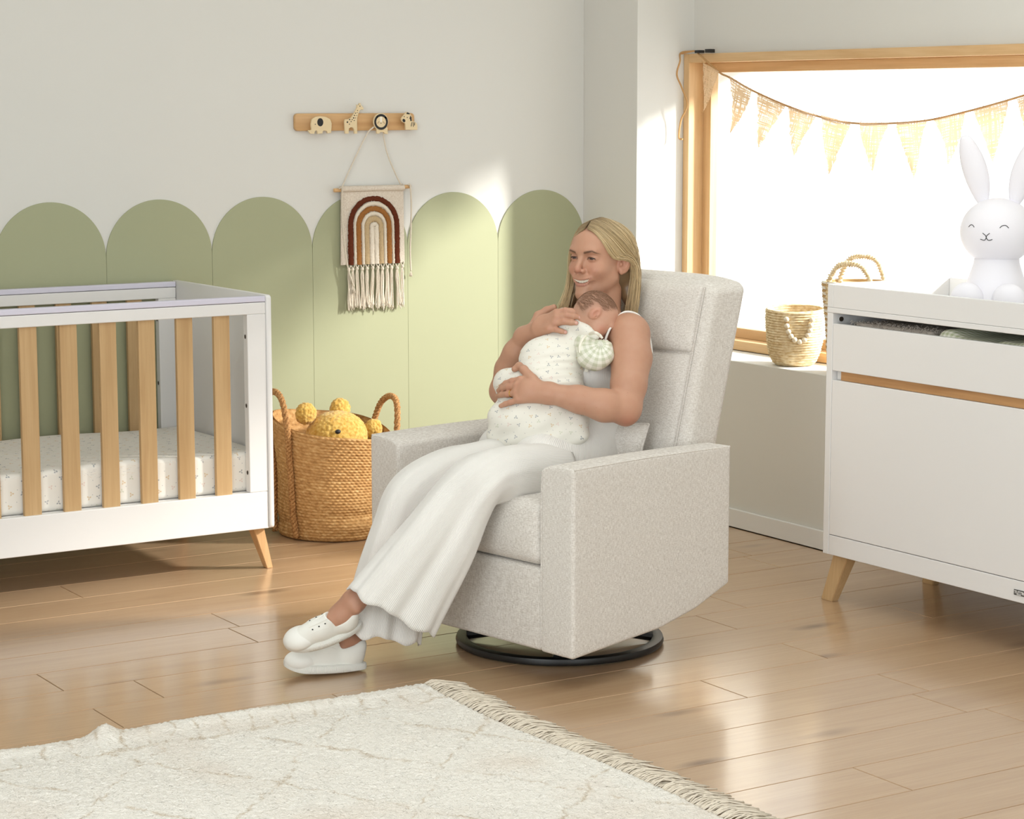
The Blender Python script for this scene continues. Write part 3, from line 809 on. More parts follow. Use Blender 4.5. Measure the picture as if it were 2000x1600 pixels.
def frayed(p):
    mb = MB()
    for q in range(12):
        a = q*2.4; r = .008*math.sqrt(q/12)
        mb.add(*tube([p, (p[0]+r*.6*math.cos(a), p[1]+r*.3*math.sin(a), p[2]-.008), (p[0]+r*math.cos(a), p[1]+r*.5*math.sin(a), p[2]-.02)], .0012, 4))
    return mb.build('frayed_end', M_COTTON, wh, angle=180)
L1 = [(*hp(165, 105), ), ]
def hq(u, v, y): p = hp(u, v); return (p[0], y, p[1])
cord([hq(130, 108, yb-.012), hq(166, 110, yb-.012), hq(165, 300, yb-.010), hq(170, 560, yb-.012), hq(200, 900, yb-.014), hq(232, 1080, yb-.016), hq(280, 1240, yb-.018)])
frayed(hq(282, 1250, yb-.018))
cord([hq(930, 82, yb-.012), hq(952, 100, yb-.011), hq(962, 300, yb-.012), hq(962, 600, yb-.008), hq(955, 850, yb-.006), hq(965, 1090, yb-.004)])
frayed(hq(966, 1095, yb-.004))

# ================================================================== burlap bunting across the window
g = G('burlap', S(214, 180, 140), .95, .1); v = g.coord('UV')
sx = g.n('TexWave', {'Vector': v, 'Scale': 1.0, 'Distortion': 2.2, 'Detail': 3, 'Detail Scale': .5}, wave_type='BANDS', bands_direction='X')
def threads(axis):
    sc = (260, 9, 1) if axis == 0 else (9, 260, 1)
    return g.noise(g.mapv(v, sc), 1.0, 2, .5, .3)
ta, tb = threads(0), threads(1)
w = g.math('MAXIMUM', g.rng(ta, .44, .54), g.rng(tb, .44, .54))
g.link(g.mix(g.noise(v, 60, 2), S(200, 166, 126), S(226, 200, 168)), 'Base Color')
tl = g.n('BsdfTranslucent', {0: S(232, 200, 160)}); tp = g.n('BsdfTransparent', {0: (1, 1, 1, 1)})
m1 = g.n('MixShader', {0: .28, 1: g.b.outputs[0], 2: tl}); m2 = g.n('MixShader', {0: g.rng(w, .1, .6, .2, 1.0), 1: tp, 2: m1})
g.t.links.new(m2, g.t.nodes['Material Output'].inputs[0]); M_BURLAP = g.m
M_TWINE = mat_plain('jute_twine', S(190, 148, 100), .9, .2, (300, .4, .001))
bt = root('bunting', (1.2, -1.7, 1.5), 'burlap pennant bunting on jute twine strung across the window', 'bunting')
BX = 1.205
tops = [(1.2050, -0.5217, 1.7266), (1.2050, -0.6314, 1.6673), (1.2050, -0.6883, 1.6495), (1.2050, -0.8310, 1.5993), (1.2050, -1.0259, 1.5448), (1.2050, -1.2047, 1.5069), (1.2050, -1.3821, 1.4846), (1.2050, -1.5836, 1.4843), (1.2050, -1.7736, 1.4960), (1.2050, -1.9573, 1.5256), (1.2050, -2.1422, 1.5620), (1.2050, -2.3231, 1.6033), (1.2050, -2.5328, 1.6609), (1.2050, -2.8076, 1.7498)]
line = [(1.218, -.372, 1.7435), (1.222, -.45, 1.752), (1.2150, -0.4889, 1.7369)]+tops
sag_ = spline(line, 120)
MB().add(*tube(sag_, .0036, 6)).build('twine', M_TWINE, bt)
tail = [(1.222, -.44, 1.752), (1.214, -.372, 1.746), (1.1900, -0.3983, 1.7129), (1.1850, -0.3859, 1.6622), (1.1900, -0.4132, 1.6110), (1.2000, -0.4339, 1.5463), (1.1900, -0.4087, 1.4874), (1.1850, -0.4032, 1.4224), (1.1900, -0.4198, 1.4147)]
MB().add(*tube(spline(tail, 80), .0036, 6)).build('loose_end', M_TWINE, bt)
MB().add(*rbox((1.205, -.50, 1.7435), (1.232, -.47, 1.7545), .002, 1)).build('clip', M_BLACK, bt)
MB().add(*rbox((1.205, -.565, 1.7435), (1.232, -.535, 1.7575), .002, 1)).build('clip', M_BLACK, bt)
flags = [((180, 105), (265, 150), (180, 350)), ((312, 178), (425, 240), (322, 455)), ((450, 258), (585, 318), (465, 525)), ((600, 322), (740, 362), (630, 570)),
         ((757, 362), (905, 402), (788, 655)), ((945, 400), (1090, 402), (997, 640)), ((1125, 402), (1275, 390), (1205, 680)), ((1310, 385), (1465, 350), (1385, 610)),
         ((1500, 340), (1672, 292), (1610, 600)), ((1715, 285), (1880, 235), (1800, 520))]
FP = [((1.2000, -0.5287, 1.7071), (1.2000, -0.6378, 1.6710), (1.2000, -0.5323, 1.5173)), ((1.2000, -0.6972, 1.6490), (1.2000, -0.8373, 1.6011), (1.2000, -0.7142, 1.4377)), ((1.2000, -0.8679, 1.5875), (1.2000, -1.0292, 1.5426), (1.2000, -0.8907, 1.3871)),
      ((1.2000, -1.0467, 1.5397), (1.2000, -1.2077, 1.5109), (1.2000, -1.0864, 1.3572)), ((1.2000, -1.2268, 1.5110), (1.2000, -1.3906, 1.4833), (1.2000, -1.2676, 1.2993)), ((1.2000, -1.4336, 1.4850), (1.2000, -1.5866, 1.4847), (1.2000, -1.4946, 1.3161)),
      ((1.2000, -1.6227, 1.4850), (1.2000, -1.7741, 1.4943), (1.2000, -1.7111, 1.2940)), ((1.2000, -1.8086, 1.4980), (1.2000, -1.9579, 1.5222), (1.2000, -1.8877, 1.3466)), ((1.2000, -1.9908, 1.5290), (1.2000, -2.1491, 1.5607), (1.2000, -2.1006, 1.3582)), ((1.2000, -2.1878, 1.5652), (1.2000, -2.3326, 1.5968), (1.2000, -2.2704, 1.4138))]
for k, (a, b, c) in enumerate(FP):
    a, b, c = map(np.array, (a, b, c)); n = 14; P = np.zeros((n, 8, 3)); UVp = np.zeros((n, 8, 2)); w_ = np.linalg.norm(b-a)
    for i in range(n):
        t = i/(n-1)
        for j in range(8):
            s = j/7; w2 = s*(1-t)+.5*t*0+ (t*.5)
            p = a*(1-t)*(1-s)+b*(1-t)*s+c*t
            p = p+np.array([.012*math.sin(3*t+k)*t+.006*math.sin(s*6+k*2)*(1-t)*t*4, .0, 0])
            if j in (0, 7): p = p+rng.normal(0, .0016, 3)*(t < .95)
            P[i, j] = p; UVp[i, j] = ((s-.5)*w_*(1-t)+k*.37+1, t*.2+k*.11+1)
    mb = MB(); V, F = grid(P); mb.add(V, F, uv=UVp.reshape(-1, 2))
    mb.build('pennant', M_BURLAP, bt, angle=180)
    th = MB()
    for q in range(22):
        s = rng.random(); p = a*(1-s)+b*s; d = rng.normal(0, .006, 3); d[0] *= .4; d[2] = abs(d[2])*1.3
        th.add(*tube([p, p+d*.6, p+d*1.1+rng.normal(0, .002, 3)], .0005, 3))
    for q in range(16):
        t = rng.random(); e = a if q % 2 else b; p = e*(1-t)+c*t; d = rng.normal(0, .005, 3); d[0] *= .4
        th.add(*tube([p, p+d], .0005, 3))
    o = th.build('loose_threads', M_TWINE, bt); o['kind'] = 'stuff'

# ================================================================== baskets on the window bench
def coil_basket(name, cen, prof, rows, amp, m, label, rim_tilt=(0, 0), thick=.008, stitch=0):
    o = root(name, cen, label, 'basket')
    prof = np.asarray(prof, float); hgt = prof[-1, 1]
    t = np.linspace(0, 1, rows*6+1); A = np.linspace(0, 2*PI, 96, endpoint=False); T, An = np.meshgrid(t, A, indexing='ij')
    r = np.interp(T, prof[:, 1]/hgt, prof[:, 0])
    rr = r+amp*(np.abs(np.sin((T*rows+An/(2*PI))*PI))**.6-.5)+.0012*np.sin(5*An+9*T)+.0008*np.sin(13*An-4*T*9)
    z = T*hgt*(1+rim_tilt[0]*np.cos(An)+rim_tilt[1]*np.sin(An))
    P = np.stack([cen[0]+rr*np.cos(An), cen[1]+rr*np.sin(An), cen[2]+.001+z], -1)
    mb = MB(); UV = np.stack([An, T*rows], -1).reshape(-1, 2)+.001
    V, F = grid(P, True); mb.add(V, F, uv=UV)
    rr = r-thick+amp*.5*(np.abs(np.sin((T*rows+An/(2*PI))*PI))**.6)
    P2 = np.stack([cen[0]+rr*np.cos(An), cen[1]+rr*np.sin(An), cen[2]+.006+z*.997], -1)
    V, F = grid(P2, True); mb.add(V, [q[::-1] for q in F], uv=UV)
    k = len(t)-1; V = np.vstack([P[k], P2[k]]); n = len(A)
    mid = (P[k]+P2[k])/2+np.array([0, 0, .005]); V = np.vstack([P[k], mid, P2[k]])
    mb.add(V, [(l*n+j, l*n+(j+1) % n, (l+1)*n+(j+1) % n, (l+1)*n+j) for l in range(2) for j in range(n)], uv=np.ones((3*n, 2)))
    V = np.vstack([P[0], [[cen[0], cen[1], cen[2]+.001]]]); mb.add(V, [((j+1) % n, j, n) for j in range(n)], uv=np.ones((n+1, 2)))
    V = np.vstack([P2[0], [[cen[0], cen[1], cen[2]+.007]]]); mb.add(V, [(j, (j+1) % n, n) for j in range(n)], uv=np.ones((n+1, 2)))
    mb.build('woven_body', m, o, angle=180); return o
g = G('palm_coil', S(226, 204, 164), .85, .2); v = g.coord()
n_ = g.noise(g.mapv(v, (60, 60, 130)), 1, 3)
g.link(g.ramp(n_, [(.3, S(206, 176, 128)), (.55, S(232, 212, 174)), (.75, S(244, 230, 200))]), 'Base Color'); g.bump(g.noise(v, 420, 3), .35, .002); M_PALM = g.m
sb_c = (1.118, -1.203, ZS+.0005)
sb = coil_basket('palm_basket', sb_c, [(.064, 0), (.078, .012), (.093, .045), (.101, .09), (.104, .14), (.104, .198)], 21, .0042, M_PALM,
                 'round natural palm basket with a looped bead garland on the window bench', (.02, .015))
M_BEAD = mat_plain('wooden_beads', S(240, 228, 204), .55)
bd = [(1.0300, -1.2621, 0.7914), (1.0280, -1.2680, 0.7682), (1.0260, -1.2795, 0.7492), (1.0250, -1.2953, 0.7342), (1.0250, -1.3154, 0.7232), (1.0250, -1.3436, 0.7185), (1.0270, -1.3662, 0.7277), (1.0300, -1.3816, 0.7452), (1.0330, -1.3887, 0.7619), (1.0360, -1.3901, 0.7799), (1.0400, -1.3903, 0.7996)]
vf = np.array([.534, .845]); 
def on_basket(p):   # slide a point along the line of sight until it touches the basket wall
    p = np.array(p); d = p-np.array(cam.location) if cam.location.length else p-np.array((-3.9684, -7.3429, 1.5555))
    d = d/np.linalg.norm(d); best = p
    for s in np.linspace(-.25, .25, 600):
        q = p+d*s
        rad = math.hypot(q[0]-sb_c[0], q[1]-sb_c[1]); rw = np.interp(q[2]-sb_c[2], [0, .012, .045, .09, .14, .2], [.064, .078, .093, .101, .104, .104])
        if rad < rw+.0095: return q
    return best
bpos = [on_basket(p) for p in bd]
for p in bpos:
    V, F = lumpy_ball(p, (.0096,)*3, 3, 0); MB().add(V, F).build('bead', M_BEAD, sb, angle=180)
MB().add(*tube(spline(bpos, 50), .0016, 5)).build('bead_cord', M_TWINE, sb)
g = G('striped_seagrass', S(226, 204, 164), .85, .2); v = g.coord('UV')
sp = g.t.nodes.new('ShaderNodeSeparateXYZ'); g.t.links.new(v, sp.inputs[0])
st_ = g.math('GREATER_THAN', g.math('FRACT', g.math('MULTIPLY', sp.outputs[1], .5)), .5)
tan_ = g.ramp(g.noise(v, 3, 3), [(.3, S(178, 140, 92)), (.7, S(214, 184, 136))])
g.link(g.mix(st_, S(240, 234, 224), tan_), 'Base Color'); g.bump(g.noise(g.coord(), 420, 3), .3, .002)
tbk = coil_basket('striped_basket', (1.122, -1.535, ZS+.0005), [(.092, 0), (.098, .02), (.110, .16), (.124, .318)], 32, .0035, g.m,
                  'tall striped tan and white basket on the window bench, half behind the dresser')
def wrapped_handle(pts):
    P = spline(pts, 150); mb = MB(); s = np.arange(150)
    r = .0085+.0028*np.sin(s*1.45)+rng.normal(0, .0007, 150)
    mb.add(*tube(P, r, 9)); mb.build('handle', M_PALM, tbk, angle=180)
def hd_(a, zt_, lean):
    c = np.array((1.122, -1.535)); r_ = .116; a1, a2 = a-.72, a+.72
    base1 = c+r_*np.array((math.cos(a1), math.sin(a1))); base2 = c+r_*np.array((math.cos(a2), math.sin(a2))); m_ = c+(r_+lean)*np.array((math.cos(a), math.sin(a)))
    q1 = base1*.8+m_*.2; q2 = base2*.8+m_*.2; z0 = ZS+.30
    wrapped_handle([(*base1, z0-.05), (*base1, z0+.02), (*q1, zt_-.035), (*(base1*.5+m_*.5), zt_-.007), (*(m_*.8+(base1+base2)*.1), zt_), (*(base2*.5+m_*.5), zt_-.007), (*q2, zt_-.035), (*base2, z0+.02), (*base2, z0-.05)])
hd_(math.radians(-150), 1.008, -.02); hd_(math.radians(40), 1.022, -.02)

# ================================================================== bunny lamp and folded textiles on the dresser
def dz(u, v, w):   # dresser coordinates (depth, along, up) -> world
    c, s = math.cos(.0137), math.sin(.0137); return (.484+.993*(u*c-v*s), -2.123+.993*(u*s+v*c), .0109+.993*w)
g = G('milky_silicone', S(243, 240, 246), .5, .3); g.b.inputs['Subsurface Weight'].default_value = .25; g.b.inputs['Subsurface Radius'].default_value = (.02, .02, .02); M_MILK = g.m
bn = root('bunny_lamp', dz(.26, -.46, .926), 'milky white bunny night lamp with smiling closed eyes on the dresser', 'lamp')
BU = Vector((-.85, -.526, 0)).normalized(); BL = Vector((.526, -.85, 0)).normalized()     # facing, and image-right
BB = np.array([BL[:], (-BU)[:], (0, 0, 1)]).T         # columns: right, back, up
bo = np.array(dz(.26, -.46, .926))
def bl(p): return np.asarray(p)@BB.T+bo
def bpart(name, v, f, par=bn): return MB().add(bl(v), f).build(name, M_MILK, par, angle=180)
body = bpart('body', *lathe([(0, 0), (.088, 0), (.099, .012), (.100, .04), (.092, .08), (.078, .12), (.068, .150), (.066, .165), (.04, .19), (0, .20)], 48))
V, F = lumpy_ball((0, 0, .246), (.110, .104, .099), 5, 0); head = bpart('head', V, F)
def ear(s):
    ang = .16*s; zz = np.linspace(0, 1, 26); P = []
    for z in zz:
        w = .037*(math.sin(PI*min(1, (z*.88+.06)))**.62)*(1+.1*z); d = w*.55
        cx = s*.048+s*.045*z+s*.012*z*z; P.append([(cx+w*math.cos(t), d*math.sin(t)+.005, .325+.20*z) for t in np.linspace(0, 2*PI, 22, endpoint=False)])
    P = np.array(P); V, F = grid(P, True); n = 22; V = np.vstack([V, [P[-1].mean(0)+[0, 0, .004]]]); F = F+[(25*n+j, 25*n+(j+1) % n, len(V)-1) for j in range(n)]
    return bpart('ear', V, F, head)
ear(-1); ear(1)
for s in (-1, 1):
    V, F = lumpy_ball((s*.062, -.095, .050), (.050, .030, .050), 4, 0); bpart('foot', V, F)
def on_head(x, z):      # the front of the head
    q = 1-(x/.110)**2-((z-.246)/.099)**2; return (x, -.104*math.sqrt(max(q, 0))-.0004, z)
def face_line(name, pts, r=.0011):
    P = spline([(*p, 0) for p in pts], 20); Q3 = [on_head(p[0], p[1]) for p in P]
    MB().add(bl(np.array(tube(Q3, r, 5)[0])), tube(Q3, r, 5)[1]).build(name, M_BLACK, head)
face_line('eye', [(-.066, .262), (-.060, .268), (-.053, .268), (-.047, .262)])
face_line('eye', [(.030, .262), (.036, .268), (.046, .269), (.054, .262)])
face_line('mouth', [(-.019, .246), (-.010, .239), (-.0085, .232), (-.014, .225), (-.026, .228)])
face_line('mouth', [(.002, .246), (-.006, .239), (-.0075, .232), (-.001, .225), (.010, .228)])

thw = root('curly_throw', dz(.16, -.22, .813), 'fluffy grey curly throw in the open top drawer of the dresser', 'throw')
M_CURL = mat_plain('grey_curls', S(196, 186, 176), .95, .1)
def dloc(V): return np.array([dz(*p) for p in np.asarray(V)])
def tdef(V):
    V = V.copy(); t = V[:, 2] > .85; V[t, 2] += .004*np.sin(V[t, 1]*40)*np.cos(V[t, 0]*33); return V
V, F = rbox((.03, -.435, .813), (.30, -.085, .882), .018, 3, (10, 14, 3), tdef)
MB().add(dloc(V), F).build('fleece', M_CURL, thw, angle=180)
cm = MB()
for q in range(420):
    x = .026+abs(rng.normal(0, .045)); y = rng.uniform(-.44, -.078); z = rng.uniform(.846, .884) if x < .045 else .880
    t = np.linspace(0, rng.uniform(2.5, 6.5), 12); ph = rng.uniform(0, 6.28); r = rng.uniform(.003, .006); ax = rng.normal(0, 1, 3); ax[0] = -abs(ax[0])*.4; ax /= np.linalg.norm(ax)
    e = np.cross(ax, [0.3, .2, .9]); e /= np.linalg.norm(e); f = np.cross(ax, e)
    P = np.array([x, y, z])+r*(np.cos(t+ph)[:, None]*e+np.sin(t+ph)[:, None]*f)+ax*(t*.0016)[:, None]
    P[:, 2] = np.minimum(P[:, 2], .905)
    cm.add(dloc(tube(P, .0009, 4)[0]), tube(P, .0009, 4)[1])
o = cm.build('curls', M_CURL, thw, angle=180); o['kind'] = 'stuff'
def mat_gingham(name, axes, sc, a=S(243, 241, 228), b=S(190, 196, 160)):
    g = G(name, a, .9, .15); v = g.coord('UV'); s = g.t.nodes.new('ShaderNodeSeparateXYZ'); g.t.links.new(v, s.inputs[0])
    def stripe(x): return g.math('GREATER_THAN', g.math('FRACT', g.math('MULTIPLY', x, sc)), .5)
    c = g.math('MULTIPLY', g.math('ADD', stripe(s.outputs[0]), stripe(s.outputs[1])), .5)
    g.link(g.mix(c, a, b), 'Base Color'); g.bump(g.noise(g.coord(), 900, 2), .15, .0006); return g.m
M_GING = mat_gingham('sage_gingham', None, 58)
gc = root('gingham_cloth', dz(.14, -.66, .813), 'folded sage gingham cloth beside the grey throw in the dresser drawer', 'cloth')
def gdef(V):
    V = V.copy(); h = np.clip((V[:, 2]-.815)/.06, 0, 1)
    V[:, 2] += h*(.010*np.exp(-((V[:, 1]+.49)/.05)**2)-.014*np.exp(-((V[:, 1]+.64)/.08)**2)+.003*np.sin(V[:, 1]*60)); return V
V, F = rbox((.026, -.88, .813), (.26, -.452, .882), .022, 4, (8, 40, 5), gdef)
uv = np.stack([V[:, 1]*1.0+V[:, 0]*.35, V[:, 2]+V[:, 0]*.9], 1)+3
MB().add(dloc(V), F, uv=uv).build('folds', M_GING, gc, angle=180)

# ================================================================== rug with a fringed end
RX, RY = -1.105, -2.355
g = G('wool_pile', S(236, 230, 220), .95, .1); v = g.coord()
sp = g.t.nodes.new('ShaderNodeSeparateXYZ'); 
wv = g.n('VectorMath', {0: v, 1: g.n('VectorMath', {0: g.noise(v, 3.2, 4, .7, out='Color'), 'Scale': .16}, operation='SCALE')}, operation='ADD'); g.t.links.new(wv, sp.inputs[0])
X, Y = sp.outputs[0], sp.outputs[1]
def lines(expr, period, width):
    f = g.math('ABSOLUTE', g.math('SUBTRACT', g.math('FRACT', g.math('DIVIDE', expr, period)), .5)); return g.rng(f, 0, width/period, 1, 0)
la = lines(g.math('ADD', g.math('SUBTRACT', X, Y), 50.13), .50, .012)
lb = lines(g.math('ADD', g.math('MULTIPLY_ADD', Y, .56, X), 50.05), .33, .012)
dia = g.math('MAXIMUM', la, lb)
inner = g.math('LESS_THAN', Y, RY-.085)
edge = g.rng(g.math('ABSOLUTE', g.math('SUBTRACT', Y, RY-.08)), 0, .011, 1, 0)
ticks = g.math('MULTIPLY', lines(g.math('ADD', g.math('MULTIPLY_ADD', Y, -.25, X), 50), .066, .008), g.math('GREATER_THAN', Y, RY-.075))
m_ = g.math('MAXIMUM', g.math('MAXIMUM', g.math('MULTIPLY', dia, inner), edge), ticks)
brk = g.rng(g.noise(v, 16, 3, .65), .42, .56)
m_ = g.math('MULTIPLY', m_, brk)
fine = g.noise(v, 240, 3)
m_ = g.math('MULTIPLY', m_, g.rng(fine, .3, .6, .2, 1))
base = g.mix(g.rng(g.noise(v, 3.5, 3), .5, .75, 0, .5), S(240, 235, 226), S(226, 210, 194))
c = g.mix(g.math('MULTIPLY', m_, .75), base, S(186, 164, 134)); g.link(c, 'Base Color')
g.bump(fine, .6, .006); M_RUG = g.m
rug = root('rug', (RX-.9, RY-.9, 0), 'cream shaggy rug with faint tan lattice lines and a fringed end', 'rug')
nx, ny = 420, 420
xs = np.linspace(RX-2.3, RX, nx); ys = np.linspace(RY-2.1, RY, ny); Xg, Yg = np.meshgrid(xs, ys, indexing='ij')
ex = np.minimum.reduce([RX-Xg, RY-Yg, Xg-xs[0], Yg-ys[0]])
Z = .014*np.clip(ex/.012, 0, 1)**.5+rng.normal(0, .0016, Xg.shape)*(ex > 0)
Z += .010*np.exp(-((RY-Yg-.045)/.035)**2)*(1+.5*np.sin(Xg*7))*np.clip(ex/.02, 0, 1)
Z += .030*np.exp(-((Xg+2.005+.35*(RY-Yg))/.034)**2)*np.exp(-((RY-Yg)/.11)**2)+.006*np.sin(Xg*4+Yg*3)**2
Yg2 = Yg+.006*np.sin(Xg*9)*np.exp(-((RY-Yg)/.2)**2)+.010*np.sin(Xg*2.3+1)*np.exp(-((RY-Yg)/.3)**2)-.014*np.exp(-((Xg+2.005)/.05)**2)*np.exp(-((RY-Yg)/.12)**2)
Xg2 = Xg+.008*np.sin(Yg*5)*np.exp(-((RX-Xg)/.2)**2)
P = np.stack([Xg2, Yg2, Z+.001], -1); V, F = grid(P); MB().add(V, [q[::-1] for q in F]).build('pile', M_RUG, rug, angle=180)
fm = MB(); M_FRINGE = mat_plain('fringe_cotton', S(226, 214, 196), .95, .1)
for q in range(1500):
    y = RY-.005-rng.random()*2.05; x0 = RX-.006+.008*math.sin(y*5); L = rng.uniform(.075, .118); bun = math.floor(y/.022)*.022+.011
    y = y*.7+bun*.3; dy = rng.normal(-.012, .016)+.008*math.sin(bun*40); h = rng.uniform(.004, .022)
    pts = [(x0, y, .012), (x0+L*.3, y+dy*.2, .010+h*.7), (x0+L*.65, y+dy*.6, .006+h*.7), (x0+L, y+dy, .003+h*.5*rng.random())]
    fm.add(*tube(spline(pts, 6), .0016, 4))
o = fm.build('fringe', M_FRINGE, rug, angle=180); o['kind'] = 'stuff'

# ================================================================== smooth-blended surfaces for the figures
def ell(c, r, R=None):
    c = np.array(c, float); r = np.array(r, float); R = None if R is None else np.array(R, float)
    def f(P):
        q = P-c
        if R is not None: q = q@R
        a = np.linalg.norm(q/r, axis=-1); b = np.linalg.norm(q/(r*r), axis=-1)
        return a*(a-1)/(b+1e-9)
    return f
def cone(a, b, ra, rb):
    a = np.array(a, float); b = np.array(b, float); ba = b-a; l2 = ba@ba; rr = ra-rb; a2 = max(l2-rr*rr, 1e-12); il = 1/l2
    def f(P):
        pa = P-a; y = pa@ba; z = y-l2; x = pa*l2-y[..., None]*ba; x2 = (x*x).sum(-1); y2 = y*y*l2; z2 = z*z*l2
        k = np.sign(rr)*rr*rr*x2
        d = (np.sqrt(x2*a2*il)+y*rr)*il-ra
        d = np.where(np.sign(z)*a2*z2 > k, np.sqrt(x2+z2)*il-rb, d)
        return np.where(np.sign(y)*a2*y2 < k, np.sqrt(x2+y2)*il-ra, d)
    return f
class Blend:
    def __init__(self): self.p = []
    def add(self, f, k=.01): self.p.append((1, f, k)); return self
    def sub(self, f, k=.005): self.p.append((-1, f, k)); return self
    def chain(self, pts, rad, k=.01):
        for i in range(len(pts)-1): self.add(cone(pts[i], pts[i+1], rad[i], rad[i+1]), k)
        return self
    def ev(self, P, use=None):
        d = np.full(P.shape[:-1], 1e3)
        for i, (s, f, k) in enumerate(self.p):
            if use is not None and not use[i]: continue
            e = f(P)
            if s > 0:
                h = np.clip(.5+.5*(d-e)/k, 0, 1); d = d*(1-h)+e*h-k*h*(1-h)
            else:
                e = -e; h = np.clip(.5-.5*(d-e)/k, 0, 1); d = d*(1-h)+e*h+k*h*(1-h)
        return d
    def mesh(self, lo, hi, res, B=16):
        lo = np.array(lo, float); hi = np.array(hi, float); nb = np.ceil((hi-lo)/(res*B)).astype(int)
        I = np.stack(np.meshgrid(*[np.arange(n) for n in nb], indexing='ij'), -1).reshape(-1, 3)
        cen = lo+(I+.5)*B*res; hd = B*res*.5*math.sqrt(3)
        D = np.stack([f(cen) for _, f, _ in self.p], 1)
        full = self.ev(cen)
        act = np.abs(full) < hd*1.25+.006
        N = nb*B+2
        keys = []; verts = []; quads = []
        o = np.stack(np.meshgrid(*[np.arange(B+1)]*3, indexing='ij'), -1)
        sgn = np.array([s for s, _, _ in self.p]); ks = np.array([k for _, _, k in self.p])
        cor = [(0, 0, 0), (1, 0, 0), (0, 1, 0), (1, 1, 0), (0, 0, 1), (1, 0, 1), (0, 1, 1), (1, 1, 1)]
        edges = [(0, 1), (2, 3), (4, 5), (6, 7), (0, 2), (1, 3), (4, 6), (5, 7), (0, 4), (1, 5), (2, 6), (3, 7)]
        ek = []
        for b in np.nonzero(act)[0]:
            base = I[b]*B; P = lo+(base+o)*res
            use = np.where(sgn > 0, D[b] < 3.2*hd+ks, D[b] < 1.3*hd+ks+.004)
            V = self.ev(P, use)
            ins = V < 0
            if ins.all() or not ins.any(): continue
            c8 = [V[x:B+x, y:B+y, z:B+z] for x, y, z in cor]; i8 = [c < 0 for c in c8]
            cnt = sum(i.astype(int) for i in i8); m = (cnt > 0) & (cnt < 8)
            ix = np.argwhere(m); vals = [c[m] for c in c8]
            acc = np.zeros((len(ix), 3)); n = np.zeros(len(ix))
            for p, q in edges:
                a, e = vals[p], vals[q]; cr = (a < 0) != (e < 0)
                t = np.where(cr, a/np.where(cr, a-e, 1), 0); cp, cq = np.array(cor[p]), np.array(cor[q])
                acc += np.where(cr[:, None], cp+(cq-cp)*t[:, None], 0); n += cr
            verts.append(lo+(base+ix+acc/n[:, None])*res)
            g_ = base+ix+1; keys.append((g_[:, 0]*N[1]+g_[:, 1])*N[2]+g_[:, 2])
            for d in range(3):
                s0 = [slice(0, B)]*3; s1 = [slice(0, B)]*3; s1[d] = slice(1, B+1)
                A, E_ = ins[tuple(s0)], ins[tuple(s1)]; cr = A != E_
                ix2 = np.argwhere(cr)
                if len(ix2): ek.append((d, base+ix2+1, A[cr]))
        keys = np.concatenate(keys); verts = np.concatenate(verts); od = np.argsort(keys); keys = keys[od]; verts = verts[od]
        F = []
        for d, g_, s in ek:
            e1, e2 = (d+1) % 3, (d+2) % 3; q = []
            for u, v in ((1, 1), (0, 1), (0, 0), (1, 0)):
                h = g_.copy(); h[:, e1] -= u; h[:, e2] -= v; k = (h[:, 0]*N[1]+h[:, 1])*N[2]+h[:, 2]
                j = np.searchsorted(keys, k); j = np.clip(j, 0, len(keys)-1); q.append(np.where(keys[j] == k, j, -1))
            q = np.stack(q, 1); q[~s] = q[~s][:, ::-1]; F.append(q[(q >= 0).all(1)])
        return verts, np.concatenate(F)

def big_mesh(name, V, F, m, parent=None, col=None, uv=None, smooth=True):
    me = bpy.data.meshes.new(name); V = np.asarray(V, np.float32); F = np.asarray(F, np.int32)
    me.vertices.add(len(V)); me.vertices.foreach_set('co', V.ravel())
    me.loops.add(F.size); me.loops.foreach_set('vertex_index', F.ravel())
    me.polygons.add(len(F)); me.polygons.foreach_set('loop_start', np.arange(0, F.size, F.shape[1], dtype=np.int32))
    me.update(calc_edges=True); me.validate()
    me.polygons.foreach_set('use_smooth', np.ones(len(me.polygons), bool))
    me.materials.append(m)
    if col is not None:
        at = me.color_attributes.new('Col', 'FLOAT_COLOR', 'POINT'); c = np.ones((len(V), 4), np.float32); c[:, :3] = col; at.data.foreach_set('color', c.ravel())
    if uv is not None:
        l = me.uv_layers.new(name='UVMap'); idx = np.zeros(len(me.loops), int); me.loops.foreach_get('vertex_index', idx); l.data.foreach_set('uv', np.asarray(uv, np.float32)[idx].ravel())
    return link(name, me, parent)
def normals(V, F):
    n = np.zeros_like(V); a = np.cross(V[F[:, 2]]-V[F[:, 0]], V[F[:, 3]]-V[F[:, 1]])
    for i in range(4): np.add.at(n, F[:, i], a)
    return n/(np.linalg.norm(n, axis=1, keepdims=True)+1e-12)

CAMP = np.array((-3.9684, -7.3429, 1.5555))
VW = np.array(( .5292, .8374, -.1379)); VW /= np.linalg.norm(VW)          # general viewing direction used only to lay hands on the baby
VR = np.array((.8453, -.5343, 0)); VU = np.cross(VR, VW)
def snap(p, sd, off, rng_=.14):
    """slide a surveyed point along its sight line onto a surface, keeping its distance off"""
    p = np.array(p); d = p-CAMP; d /= np.linalg.norm(d); s = np.linspace(-rng_, rng_, 281); v = sd.ev(p+d*s[:, None])
    k = np.nonzero(v < off)[0]
    return p if not len(k) else p+d*s[k[0]]

